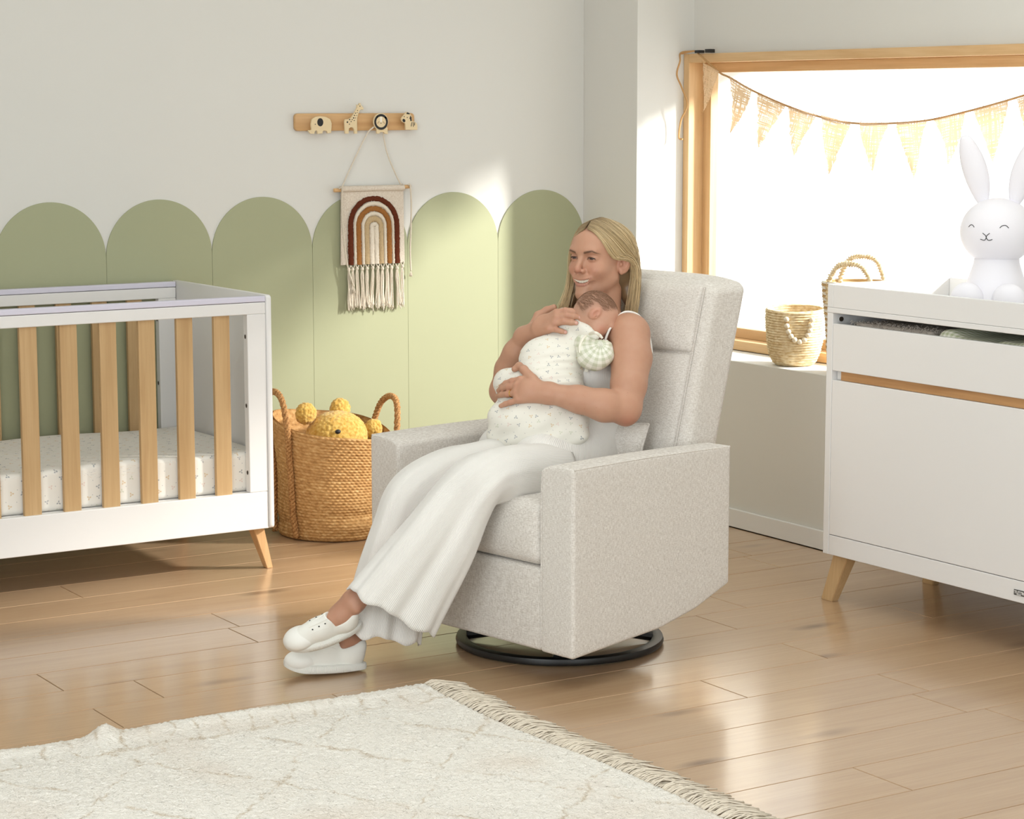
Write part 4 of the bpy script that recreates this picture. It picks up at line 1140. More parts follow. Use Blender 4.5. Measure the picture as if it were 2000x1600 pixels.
def mat_skin(name, tint=(1, 1, 1)):
    g = G(name, (.7, .45, .35, 1), .48, .4); at = g.n('Attribute', out='Color', attribute_name='Col'); v = g.coord()
    mott = g.noise(v, 55, 3)
    c = g.mix(g.rng(mott, .35, .75, 0, .14), at, S(176, 112, 88), 'MIX')
    fr = g.n('TexVoronoi', {'Vector': v, 'Scale': 62.0}, out='Distance')
    fr = g.math('MULTIPLY', g.rng(fr, .05, .09, 1, 0), g.rng(g.noise(v, 30, 1), .55, .6))
    c = g.mix(g.math('MULTIPLY', fr, .45), c, S(150, 92, 66))
    g.link(c, 'Base Color'); g.b.inputs['Subsurface Weight'].default_value = .12; g.b.inputs['Subsurface Radius'].default_value = (.012, .005, .003)
    g.bump(g.noise(v, 900, 2), .06, .0005); return g.m
M_SKIN = mat_skin('skin')
def sl(r, g, b): return np.array((lin(r), lin(g), lin(b)))

# ================================================================== the baby (built first: the woman's hands lie on it)
BH = np.array((-0.4243, -2.1914, 0.9591))                              # centre of the baby's head
bf = VR*.60-VU*.80; bu = VR*.80+VU*.60; bl_ = -VW.copy()         # face, crown, visible side
bf = bf/np.linalg.norm(bf); bu = bu/np.linalg.norm(bu)
def bh(f, l, u): return BH+bf*f+bl_*l+bu*u
BR = np.stack([bf, bl_, bu], 1)
baby = root('baby', tuple((-0.6264, -2.1640, 0.6976)), 'sleeping baby in a printed ivory sleeping bag on the seated woman\'s chest', 'baby')
hb = Blend()
hb.add(ell(bh(-.004, 0, .006), (.062, .050, .053), BR), .01)
hb.add(ell(bh(-.022, 0, -.004), (.042, .044, .042), BR), .02)
hb.add(ell(bh(.030, 0, -.012), (.034, .040, .042), BR), .02)
for s in (1, -1):
    hb.add(ell(bh(.031, s*.024, -.026), (.022, .020, .022), BR), .014)
    hb.add(ell(bh(.052, s*.018, .010), (.010, .016, .009), BR), .012)
    hb.sub(ell(bh(.062, s*.0185, -.001), (.008, .013, .007), BR), .008)
    hb.add(ell(bh(.052, s*.0185, -.002), (.0085, .011, .0075), BR), .004)
hb.add(cone(bh(.058, 0, .0), bh(.071, 0, -.013), .005, .0068), .008)
hb.add(ell(bh(.064, .006, -.015), (.005, .005, .004), BR), .004)
hb.add(ell(bh(.060, 0, -.030), (.009, .013, .005), BR), .006); hb.add(ell(bh(.058, 0, -.037), (.008, .011, .005), BR), .004)
hb.add(ell(bh(.050, 0, -.050), (.013, .015, .011), BR), .014)
for s in (1,):
    E1 = np.array(Matrix.Rotation(.25, 3, 'Z')); 
    hb.add(ell(bh(-.006, s*.0475, -.006), (.0145, .0105, .0215), BR), .003)
    hb.sub(ell(bh(-.002, s*.0595, -.003), (.0088, .0065, .0140), BR), .002)
    hb.add(ell(bh(-.000, s*.051, -.010), (.003, .003, .005), BR), .002)
    hb.sub(ell(bh(.004, s*.055, -.010), (.0022, .004, .004), BR), .002)
hb.add(cone(bh(-.02, 0, -.03), (-0.4607, -2.1286, 0.8956), .034, .034), .02)
hb.chain([(-0.4646, -2.1293, 0.8768), (-0.5404, -2.1513, 0.8145), (-0.6237, -2.1598, 0.7334)], [.045, .052, .055], .02)
hb.chain([(-0.4760, -2.2190, 0.8681), (-0.4782, -2.2581, 0.8401), (-0.4554, -2.2707, 0.8515), (-0.4373, -2.2544, 0.8749)], [.018, .017, .015, .013], .01)
V, F = hb.mesh(BH-.16-np.array((0, .0, .16)), BH+np.array((.13, .16, .12)), .0017)
f_ = (V-BH)@bf; l_ = (V-BH)@bl_; u_ = (V-BH)@bu
c = np.tile(sl(203, 158, 134), (len(V), 1))
def blend_c(c, w, col): return c*(1-w[:, None])+np.array(col)*w[:, None]
gs = lambda x, s: np.exp(-(x/s)**2)
c = blend_c(c, .55*gs(f_-.045, .016)*gs(u_+.022, .016)*(np.abs(l_) > .008), sl(204, 132, 112))
c = blend_c(c, .5*gs(f_-.072, .008)*gs(u_+.012, .008), sl(204, 132, 114))
c = blend_c(c, .8*gs(f_-.064, .007)*gs(u_+.0335, .007)*gs(l_, .014), sl(186, 104, 94))
ea = (np.abs(l_) > .045)*gs(f_+.006, .016)*gs(u_+.006, .022); c = blend_c(c, .5*ea, sl(198, 124, 102))
hair = np.clip((u_*.40-f_*.92+.006)/.018, 0, 1)*(1-np.clip(ea*1.5, 0, 1))*np.clip((u_+.052)/.02, 0, 1)
st_n = .5+.5*np.sin(1900*(u_*.8+f_*.45)+40*l_)*np.sin(700*l_+300*f_)
c = blend_c(c, .55*hair, sl(156, 120, 98))
for s in (1, -1):   # closed eyelids and brows
    lid = gs(l_-s*.0185, .0085)*gs(u_+.0055+.25*(l_-s*.0185)**2*60, .0014)*(f_ > .045); c = blend_c(c, .85*np.clip(lid*1.4, 0, 1), sl(120, 78, 62))
    br = gs(l_-s*.0185, .010)*gs(u_-.0135, .003)*(f_ > .04); c = blend_c(c, .3*br, sl(160, 116, 90))
bbody = big_mesh('body', V, F, mat_skin('baby_skin'), baby, c)
# fine downy hair lying over the crown
g = G('baby_hair', S(146, 110, 86), .6, .3); M_BHAIR = g.m
hm = MB(); allp = []
for q in range(6500):
    th = rng.uniform(0, 2*PI); z = rng.uniform(-.6, 1); r = math.sqrt(1-z*z)
    d = np.array((r*math.cos(th), r*math.sin(th), z)); p = bh(-.004+d[0]*.0625, d[1]*.0505, .006+d[2]*.0535)
    f0, l0, u0 = (p-BH)@bf, (p-BH)@bl_, (p-BH)@bu
    if u0*.40-f0*.92 < rng.normal(.002, .003) or u0 < -.040 or (l0 > .038 and abs(f0+.006) < .019 and u0 < .020): continue
    dirv = np.array((-.75, .0, -.38))+rng.normal(0, .16, 3); pts = []; cur = d.copy()
    for k in range(5):
        pts.append(bh(-.004+cur[0]*.0625, cur[1]*.0505, .006+cur[2]*.0535)); cur = cur+dirv*.06; cur /= np.linalg.norm(cur)
    allp.append(pts)
allp = np.array(allp); rad_ = allp-BH; rad_ /= np.linalg.norm(rad_, axis=2, keepdims=True)
for _ in range(2): allp = allp+rad_*(np.array([.0003, .0007, .0010, .0010, .0006])[None, :]-hb.ev(allp))[..., None]
for pts in allp:
    V_, F_ = tube(pts, np.linspace(.00022, .0001, 5), 3, cap=False); hm.add(V_, F_)
o = hm.build('hair', M_BHAIR, baby, angle=180); o['kind'] = 'stuff'

# printed sleeping bag
SB = Blend(); VF = np.stack([VR, VW, VU], 1)
def rotv(t): c_, s_ = math.cos(t), math.sin(t); return np.stack([VR*c_+VU*s_, VW, -VR*s_+VU*c_], 1)
SB.add(ell((-0.4809, -2.1088, 0.9024), (.058, .050, .072), rotv(-.35)), .02)
SB.add(ell((-0.4638, -2.1620, 0.8988), (.036, .040, .040)), .03)
SB.add(ell((-0.5393, -2.1363, 0.8232), (.098, .070, .076), rotv(-.2)), .03)
SB.add(ell((-0.5922, -2.1591, 0.7500), (.122, .080, .078), VF), .03)
SB.add(ell((-0.6201, -2.1863, 0.6735), (.146, .078, .078), VF), .03)
SB.add(ell((-0.6632, -2.0815, 0.7670), (.034, .040, .040)), .03)
SB.chain([(-0.7148, -2.1199, 0.6261), (-0.6776, -2.1638, 0.6112), (-0.6275, -2.2189, 0.6142), (-0.5510, -2.2747, 0.6412)], [.030, .034, .036, .036], .025)
SB.add(ell((-0.4842, -2.1319, 0.9310), (.036, .034, .038)), .02); SB.chain([(-0.4822, -2.0998, 0.9518), (-0.4811, -2.1587, 0.9390), (-0.4676, -2.1985, 0.9168), (-0.4552, -2.2267, 0.9011)], [.018, .020, .019, .012], .014)
SB.sub(ell(BH, (.064, .052, .055), BR), .006)
V, F = SB.mesh(np.array((-0.5868, -2.1561, 0.7523))-.30, np.array((-0.5868, -2.1561, 0.7523))+.30, .0024)
N = normals(V, F); X_ = V@VR; Y_ = V@VU
o0 = np.array((-0.5868, -2.1561, 0.7523)); xr = (X_-o0@VR)/.001456; yr = -(Y_-o0@VU)/.001456      # along the bag, roughly in the photograph's units
ph1 = (yr+70-.05*xr+5*np.sin(xr*.03))
fold = .0022*np.sin(ph1*.42+1.5*np.sin(xr*.025))*np.exp(-((yr+45)/34)**2)*np.exp(-((xr-35)/70)**2)
fold += .0030*np.sin((yr*.8+xr*.55)*.17+1.2*np.sin(yr*.06))*np.exp(-((yr-55)/50)**2)
fold += .0022*np.sin((xr*.9-yr*.5)*.22)*np.exp(-((yr-25)/26)**2)*np.exp(-((xr-75)/45)**2)
V = V+N*fold[:, None]
g = mat_print('sleeping_bag_print', S(236, 232, 221), ('UV', 0), 36.0)
big_mesh('sleeping_bag', V, F, g, baby, uv=np.stack([X_*.96+5, Y_+.35*((V-o0)@VW)+5], 1))
# gingham sleeve
SL = Blend(); SL.add(ell((-0.4669, -2.2542, 0.8709), (.026, .024, .022)), .012); SL.chain([(-0.4741, -2.2007, 0.8780), (-0.4938, -2.2529, 0.8478), (-0.4846, -2.2752, 0.8421), (-0.4622, -2.2805, 0.8528), (-0.4431, -2.2629, 0.8732)], [.030, .030, .0275, .023, .018], .02)
V, F = SL.mesh(np.array((-0.4727, -2.2576, 0.8643))-.10, np.array((-0.4727, -2.2576, 0.8643))+.10, .0018)
N = normals(V, F); X_ = V@VR; Y_ = V@VU; ctr = np.array((-0.4684, -2.2690, 0.8839)); ang = np.arctan2(Y_-ctr@VU, X_-ctr@VR); rad = np.hypot(Y_-ctr@VU, X_-ctr@VR)
V = V+N*(.0016*np.sin(ang*16)*np.exp(-((rad-.012)/.018)**2))[:, None]
big_mesh('gingham_sleeve', V, F, mat_gingham('sleeve_gingham', None, 58, S(240, 238, 226), S(204, 207, 182)), baby, uv=np.stack([ang*.040+3, rad*1.05+3], 1))
# rolled armhole edge and the little side tag
M_IVORY = mat_plain('ivory_cotton', S(242, 237, 222), .9, .1, (500, .1, .0006))
edge_p = [snap(p, SL, .002) for p in ((-0.5468, -2.2825, 0.8640), (-0.5440, -2.2807, 0.8851), (-0.5354, -2.2832, 0.9035), (-0.5212, -2.2901, 0.9162), (-0.5064, -2.2987, 0.9204), (-0.4961, -2.3064, 0.9134), (-0.4895, -2.3120, 0.9049))]
MB().add(*tube(spline(edge_p, 60), np.interp(np.linspace(0, 1, 60), [0, .15, .85, 1], [.002, .0042, .0046, .003]), 8)).build('armhole_edge', M_IVORY, baby, angle=180)
tc = np.array(snap((-0.5333, -2.2984, 0.8187), SB, .010)); 
MB().add(*prism([(-.0055, -.008), (.0055, -.006), (.006, .009), (-.005, .008)], .0012, lambda u, v, t: tuple(tc+VR*(u*.9+v*.35)+VU*(v*.9-u*.35)-VW*(t+.004)))).build('side_tag', M_IVORY, baby)

# ================================================================== the woman
HC = np.array((-0.3440, -2.0890, 1.1132))                                  # centre of the head, at eye height
hf = np.array((-.952, -.304, .02)); hf /= np.linalg.norm(hf); hl = np.cross((0, 0, 1.), hf); hl /= np.linalg.norm(hl); hu = np.cross(hf, hl)
HR = np.stack([hf, hl, hu], 1)
def hp_(f, l, u): return HC+hf*f+hl*l+hu*u
def hR(rx=0, ry=0, rz=0): return HR@np.array(Matrix.Rotation(rz, 3, 'Z') @ Matrix.Rotation(ry, 3, 'Y') @ Matrix.Rotation(rx, 3, 'X'))
woman = root('person', chair_pt(-.08, 0, .47), 'smiling woman with long blonde hair in cream ribbed clothes cuddling a baby in the armchair', 'person')
W = Blend()
# --- head
W.add(ell(hp_(-.014, 0, .027), (.092, .073, .079), HR), .01)
W.add(ell(hp_(.030, 0, -.022), (.060, .062, .086), HR), .03)
W.add(ell(hp_(.040, 0, .040), (.050, .055, .042), HR), .03)
for s in (1, -1):
    W.add(cone(hp_(.008, s*.047, -.058), hp_(.066, s*.012, -.103), .018, .016), .03)
    W.add(ell(hp_(.060, s*.036, -.034), (.026, .024, .020), HR), .022)          # smiling cheeks
W.add(ell(hp_(.078, 0, -.106), (.017, .020, .015), HR), .02)
W.add(ell(hp_(.083, 0, .020), (.013, .046, .011), HR), .02)                      # brow
for s in (1, -1):
    W.sub(ell(hp_(.094, s*.031, .0), (.014, .018, .0095), HR), .012)
    W.add(ell(hp_(.0745, s*.031, -.001), (.0145, .0165, .0120), HR), .004)                 # lids
    W.sub(ell(hp_(.0890, s*.031, -.0012), (.0085, .0135, .0023), hR(s*-.08)), .0012)          # slit between smiling lids
    W.sub(cone(hp_(.088, s*.024, -.044), hp_(.075, s*.038, -.072), .0032, .0022), .007)       # laugh lines
W.add(cone(hp_(.088, 0, .006), hp_(.1070, 0, -.030), .0066, .0092), .012)
W.add(ell(hp_(.1045, 0, -.0335), (.0088, .0085, .0078), HR), .006)
for s in (1, -1):
    W.add(ell(hp_(.0960, s*.0128, -.0365), (.0085, .0060, .0062), HR), .005)
    W.sub(ell(hp_(.1010, s*.0066, -.0432), (.0038, .0034, .0024), HR), .0015)
W.add(ell(hp_(.080, 0, -.058), (.015, .034, .014), HR), .015)                    # muzzle over the teeth
W.add(ell(hp_(.080, 0, -.082), (.012, .024, .012), HR), .012)
MW = .0315
def m_up(t): return -.0625+.0068*t*t
def m_lo(t): return -.0748+.0190*abs(t)**3.0
_ls = np.linspace(-.036, .036, 25); _fs = np.linspace(.125, .05, 200)
_tab = []
for l_i in _ls:
    uu_ = (m_up(l_i/MW)+m_lo(l_i/MW))/2 if abs(l_i) < MW else m_up(1)
    dd_ = W.ev(np.stack([hp_(f_i, l_i, uu_) for f_i in _fs])); _tab.append(_fs[np.nonzero(dd_ < 0)[0][0]])
_tab = np.convolve(np.pad(_tab, 2, 'edge'), np.ones(5)/5, 'valid')
def fsurf(l, u):
    dd_ = W.ev(np.stack([hp_(f_i, l, u) for f_i in _fs])); return _fs[np.nonzero(dd_ < 0)[0][0]]
_lt = np.linspace(-1.03, 1.03, 13)
UPL = [(fsurf(t*MW, m_up(t)+.0018), t*MW, m_up(t)+.0018) for t in _lt]; LOL = [(fsurf(t*MW, m_lo(t)-.0026), t*MW, m_lo(t)-.0026) for t in _lt]
def mf(l): return np.interp(l, _ls, _tab)
ts = np.linspace(-.93, .93, 13)
for t0, t1 in zip(ts[:-1], ts[1:]):
    g0, g1 = [(hp_(mf(t*MW)+.001, t*MW, (m_up(t)+m_lo(t))/2), max(.0007, (m_up(t)-m_lo(t))/2)) for t in (t0, t1)]
    W.sub(cone(g0[0], g1[0], g0[1], g1[1]), .0012)
ts = np.linspace(-1.03, 1.03, 13)
up_lip = [hp_(p[0]-.0012, p[1], p[2]) for p in UPL]; lo_lip = [hp_(p[0]-.0012, p[1], p[2]) for p in LOL]
W.chain(up_lip, [.0018+.0012*max(0, 1-t*t) for t in ts], .003)
W.chain(lo_lip, [.0018+.0030*max(0, 1-t*t) for t in ts], .002)
# ears
for s in (1, -1):
    R_ = hR(0, -.22, -s*.45)
    W.add(ell(hp_(-.013, s*.0760, -.016), (.0205, .0078, .0305), R_), .004)
    W.sub(ell(hp_(-.006, s*.0835, -.010), (.0135, .0072, .0215), R_), .002)
    W.add(cone(hp_(-.014, s*.0785, -.020), hp_(-.010, s*.0775, .002), .0028, .0022), .003)
    W.add(ell(hp_(.002, s*.0755, -.018), (.0045, .004, .007), HR), .003)
    W.add(ell(hp_(-.004, s*.0735, -.040), (.0075, .0055, .0085), HR), .004)
# --- neck, torso
nb = np.array(chair_pt(-.205, .005, .925))
W.add(cone(hp_(-.022, 0, -.055), nb, .052, .056), .02)
CHM = np.array([[math.cos(CH_R), -math.sin(CH_R), 0], [math.sin(CH_R), math.cos(CH_R), 0], [0, 0, 1]])
lean = CHM@np.array(Matrix.Rotation(-.22, 3, 'Y'))
T_ = [((-.080, 0, .560), (.120, .165, .092)), ((-.120, 0, .660), (.098, .138, .10)), ((-.160, 0, .775), (.098, .142, .105)), ((-.188, 0, .872), (.070, .150, .058))]
torso = [(ell(chair_pt(*c), r, lean), .05) for c, r in T_]+[(ell(chair_pt(-.105, s*.068, .795), (.055, .058, .055), lean), .03) for s in (1, -1)]
for f, k in torso: W.add(f, k)
W.add(cone(nb, chair_pt(-.185, .10, .905), .045, .036), .03); W.add(cone(nb, chair_pt(-.185, -.10, .905), .045, .036), .03)
# --- left arm (nearer the camera), bent across the baby
S1, S2, S3 = np.array((-0.3526, -2.2493, 0.9046)), np.array((-0.4468, -2.3648, 0.7121)), np.array((-0.6328, -2.2580, 0.7551))
W.chain([np.array((-0.3629, -2.1751, 0.9163)), S1], [.045, .056], .03)
W.chain([S1, (-0.3800, -2.2962, 0.8406), (-0.4204, -2.3416, 0.7725), S2], [.0555, .0575, .0500, .0430], .012)
W.add(ell((-0.4426, -2.3591, 0.6894), (.026, .026, .028)), .02)
W.chain([S2, (-0.5110, -2.3523, 0.7226), (-0.5709, -2.3139, 0.7398), S3], [.0430, .0445, .0370, .0265], .015)
# left hand lying on the baby's sleeping bag: palm, four separate fingers curling round, thumb on top
def on(p, off): return snap(p, SB, off)
LK = [on((-0.6909, -2.2035, 0.7906), .016), on((-0.7006, -2.2001, 0.7736), .018), on((-0.7045, -2.2009, 0.7539), .017), on((-0.7011, -2.2061, 0.7355), .014)]
lp = on((-0.6675, -2.2224, 0.7651), .020)
for k in LK: W.add(cone(S3, k, .0235, .0115), .016)
W.add(ell(lp, (.032, .015, .027), np.stack([VR, VW, VU], 1)), .014)
LF = [[LK[0], on((-0.7064, -2.1826, 0.7851), .0125), on((-0.7161, -2.1657, 0.7782), .009), on((-0.7171, -2.1430, 0.7671), .005)],
      [LK[1], on((-0.7161, -2.1791, 0.7695), .0135), on((-0.7243, -2.1626, 0.7654), .009), on((-0.7240, -2.1405, 0.7558), .004)],
      [LK[2], on((-0.7200, -2.1799, 0.7497), .0125), on((-0.7281, -2.1633, 0.7470), .008), on((-0.7288, -2.1400, 0.7401), .004)],
      [LK[3], on((-0.7144, -2.1871, 0.7271), .0105), on((-0.7215, -2.1716, 0.7215), .008), on((-0.7276, -2.1570, 0.7145), .006)]]
FR = [[.0102, .0094, .0084, .0070], [.0106, .0096, .0086, .0072], [.0100, .0092, .0082, .0068], [.0088, .0080, .0072, .0062]]
for p, r in zip(LF, FR): W.chain(p, r, .0035)
W.chain([S3*.55+lp*.45, on((-0.6578, -2.2126, 0.7893), .016), on((-0.6709, -2.1880, 0.8164), .013), on((-0.6757, -2.1716, 0.8252), .010), on((-0.6819, -2.1573, 0.8155), .008)], [.020, .0155, .0118, .0105, .0088], .006)
# --- right arm (behind the baby), hand spread on the baby's shoulders
R1, R2, R3 = np.array(chair_pt(-.170, -.165, .880)), np.array((-0.5671, -1.9173, 0.7187)), np.array((-0.5529, -2.0063, 0.8856))
W.chain([np.array(chair_pt(-.185, -.10, .892)), R1, (R1+R2)/2+np.array((0, 0, -.01)), R2], [.045, .050, .045, .036], .03)
W.chain([R2, (-0.5657, -1.9432, 0.7847), (-0.5617, -1.9732, 0.8353), R3], [.0370, .0360, .0315, .0265], .03)
RK = [on((-0.4993, -2.0937, 0.9595), .010), on((-0.4991, -2.0962, 0.9450), .012), on((-0.5065, -2.0942, 0.9290), .012), on((-0.5214, -2.0874, 0.9131), .010)]
rp_ = on((-0.5244, -2.0598, 0.9242), .012)
for k in RK: W.add(cone(R3, k, .0225, .0115), .016)
W.add(ell(rp_, (.032, .014, .026), np.stack([VR, VW, VU], 1)@np.array(Matrix.Rotation(.5, 3, 'Y')).T), .014)
RF = [[RK[0], on((-0.4833, -2.1146, 0.9663), .009), on((-0.4674, -2.1250, 0.9648), .007), on((-0.4566, -2.1325, 0.9604), .006)],
      [RK[1], on((-0.4806, -2.1185, 0.9532), .010), on((-0.4635, -2.1298, 0.9503), .008), on((-0.4501, -2.1388, 0.9474), .006)],
      [RK[2], on((-0.4893, -2.1159, 0.9358), .010), on((-0.4722, -2.1272, 0.9329), .008), on((-0.4600, -2.1352, 0.9315), .006)],
      [RK[3], on((-0.5096, -2.1069, 0.9126), .009), on((-0.4976, -2.1152, 0.9083), .007), on((-0.4879, -2.1218, 0.9054), .006)]]
for p, r in zip(RF, FR): W.chain(p, r, .0035)
W.chain([R3*.6+rp_*.4, (-0.5135, -2.0214, 0.9456), (-0.4923, -2.0321, 0.9617), (-0.4796, -2.0505, 0.9714)], [.018, .0135, .0105, .0085], .006)
# --- legs: thighs and shins run inside the trousers, ankles show above the shoes
HL_, KL, AL = np.array(chair_pt(-.06, .09, .545)), np.array((-0.9290, -2.2875, 0.5272)), np.array((-1.2257, -2.2036, 0.2237))
HR_, KR, AR = np.array(chair_pt(-.06, -.09, .545)), np.array((-0.9184, -2.0952, 0.5022)), np.array(chair_pt(.607, -.148, .098))
W.chain([HL_, KL], [.070, .042], .03); W.chain([KL, KL*.55+AL*.45, AL], [.042, .034, .029], .02)
W.chain([HR_, KR], [.068, .040], .03); W.chain([KR, KR*.55+AR*.45, AR], [.040, .036, .031], .02)
W.chain([AL, (-1.2492, -2.1826, 0.1887), (-1.3112, -2.1515, 0.1395)], [.030, .029, .022], .02)
W.chain([AR, chair_pt(.634, -.158, .05), chair_pt(.714, -.193, .035)], [.029, .020, .016], .02)
W.add(ell((-1.2308, -2.2302, 0.2099), (.011,)*3), .012)
lo = np.array((-1.45, -2.75, -.0)); hi = np.array((-.15, -1.55, 1.26))
V, F = W.mesh(lo, hi, .0017)
# ---- skin colours
q = V-HC; f_, l_, u_ = q@hf, q@hl, q@hu
c = np.tile(sl(192, 146, 120), (len(V), 1)); al = np.abs(l_)
def tint(w, col, a): 
    global c
    w = np.clip(w*a, 0, 1); c = c*(1-w[:, None])+col*w[:, None]
head_ = np.linalg.norm(q, axis=1) < .16
tint(head_*gs(f_-.075, .03)*gs(al-.036, .020)*gs(u_+.032, .022), sl(194, 116, 98), .3)
tint(head_*gs(f_-.108, .016)*gs(l_, .014)*gs(u_+.036, .014), sl(194, 114, 98), .4)
tint(head_*(al > .066)*gs(f_+.008, .02)*gs(u_+.012, .03), sl(196, 118, 100), .3)
lipc = np.array(up_lip+lo_lip); lipr = np.array([.0018+.0012*max(0, 1-t*t) for t in ts]+[.0018+.0030*max(0, 1-t*t) for t in ts]); dm = np.min(np.linalg.norm(V[:, None]-lipc[None], axis=2) if False else np.stack([np.linalg.norm(V-p, axis=1)-r_ for p, r_ in zip(lipc, lipr)], 1), axis=1)
tint(np.clip((.0013-dm)/.0014, 0, 1), sl(170, 98, 94), .8)
tm = l_/MW; tint(head_*(f_ > .06)*(al < MW)*np.clip((mf(l_)-.003-f_)/.0015, 0, 1)*(u_ < m_up(tm)+.0005)*(u_ > m_lo(tm)-.0005), sl(84, 40, 38), .95)
for s in (1, -1):
    by = u_-(.0150+.0062*np.clip((s*l_-.014)/.026, 0, 1)-.011*np.clip((s*l_-.038)/.018, 0, 1)**1.4)
    tint(head_*(f_ > .05)*gs(by, .0030-.0010*np.clip((s*l_-.03)/.02, 0, 1))*np.clip((s*l_-.013)/.004, 0, 1)*np.clip((.054-s*l_)/.008, 0, 1), sl(98, 70, 52), 1.4)
    ex = (s*l_-.031); lidl = u_-(.0022-26*ex*ex)
    tint(head_*(f_ > .06)*gs(lidl, .0018)*(np.abs(ex) < .0145), sl(70, 48, 40), .95)
    tint(head_*(f_ > .06)*gs(u_+.0048-18*ex*ex*.4, .0011)*(np.abs(ex) < .012), sl(120, 76, 60), .5)
for tip in [x[-1] for x in RF]: 
    d = np.linalg.norm(V-(tip-VW*.006+VR*.002), axis=1); tint(np.clip((.0056-d)/.0012, 0, 1), sl(222, 176, 166), .75)
for kn in [p[j] for p in LF+RF for j in (0, 1)]:
    d = np.linalg.norm(V-(kn-VW*.009), axis=1); tint(gs(d, .008), sl(178, 116, 96), .3)
tint(gs(np.linalg.norm(V-np.array((-0.4592, -2.3927, 0.6761)), axis=1), .03), sl(186, 112, 92), .45)
for a_ in (AL, AR): tint(gs(np.linalg.norm(V-a_, axis=1), .08), sl(176, 124, 102), .35)
skin = big_mesh('body', V, F, M_SKIN, woman, c)

# eyes and teeth
M_EYEW = mat_plain('eye_white', S(186, 172, 164), .25); M_LASH = mat_plain('lashes', S(52, 36, 30), .6); M_IRIS = mat_plain('iris', S(58, 44, 38), .15); M_TEETH = mat_plain('teeth', S(236, 228, 210), .3, .5)
for s in (1, -1):
    V_, F_ = lumpy_ball(hp_(.0735, s*.031, -.001), (.0125,)*3, 4, 0); e = MB().add(V_, F_).build('eye', M_EYEW, skin, angle=180)
    V_, F_ = lumpy_ball(hp_(.0843, s*.031+.0012, -.0010), (.0026, .0062, .0058), 3, 0, rot=HR); MB().add(V_, F_).build('iris', M_IRIS, e, angle=180) if False else None
    irs = MB().add(V_, F_); irs.build('iris', M_IRIS, skin, angle=180)
    lash = []
    for t in np.linspace(-1, 1, 15):
        l_i, u_i = s*.031+t*.0140, .0012+.0016*(1-t*t)-.0012*t*s
        dd_ = W.ev(np.stack([hp_(f_i, l_i, u_i) for f_i in _fs])); f_i = _fs[np.nonzero(dd_ < 0)[0][0]]; lash.append(hp_(f_i+.0004, l_i, u_i))
    MB().add(*tube(spline(lash, 30), np.interp(np.linspace(-1, 1, 30)*s, [-1, .6, 1], [.0005, .0011, .0007]), 5)).build('eyelashes', M_LASH, skin, angle=180)
for row in (0, 1):
    for k in range(8):
        kk = k-3.5; l0 = np.sign(kk)*np.interp(abs(kk), [.5, 1.5, 2.5, 3.5], [.0041, .0117, .0182, .0238]); wd = np.interp(abs(kk), [.5, 1.5, 2.5, 3.5], [.0040, .0034, .0031, .0026]); t = l0/MW
        gap = m_up(t)-m_lo(t); hh = (.0056-.9*abs(l0)*.07) if row == 0 else .0016
        uu = m_up(t)-hh+.0016 if row == 0 else m_lo(t)+.0016-.0012*0
        if row == 1: wd *= .85
        R_ = hR(0, 0, -l0*19)
        V_, F_ = rbox((-.002, -wd*1.02, -hh), (.002, wd*1.02, hh), .0012, 2); V_ = V_@R_.T@np.eye(3) if False else V_@hR(0, 0, -l0*19).T
        MB().add(V_+hp_(mf(l0)-.0045-row*.0015, l0, uu), F_).build('tooth', M_TEETH, skin, angle=180)

# ---------------------------------------------------------------- hair
g = G('blonde_hair', S(206, 176, 128), .38, .5); at = g.n('Attribute', out='Color', attribute_name='Col'); g.link(at, 'Base Color'); g.b.inputs['Sheen Weight'].default_value = .1; M_HAIR = g.m
HB = Blend()
HB.add(ell(hp_(-.018, 0, .031), (.088, .075, .076), HR), .02)
HB.add(ell(hp_(-.040, 0, -.030), (.066, .074, .075), HR), .03)
HB.chain([hp_(-.062, .056, -.05), hp_(-.062, .060, -.11), hp_(-.060, .062, -.150)], [.022, .020, .008], .02)
HB.chain([hp_(.000, -.068, -.02), hp_(.010, -.078, -.09), hp_(.026, -.088, -.145)], [.019, .017, .006], .02)
HB.sub(ell(hp_(.080, .0, -.030), (.062, .068, .120), HR), .01)
HB.sub(ell(hp_(.03, .085, -.03), (.048, .028, .05), HR), .01)
Vh, Fh = HB.mesh(HC-.26, HC+.2, .003)
qh = Vh-HC; uh = qh@hu
ch_ = sl(96, 74, 50)+(sl(112, 88, 60)-sl(96, 74, 50))*np.clip((.09-uh)/.15, 0, 1)[:, None]  # shade in the gaps between strands, painted into the dark base colour
hair = big_mesh('hair', Vh, Fh, M_HAIR, woman, ch_)
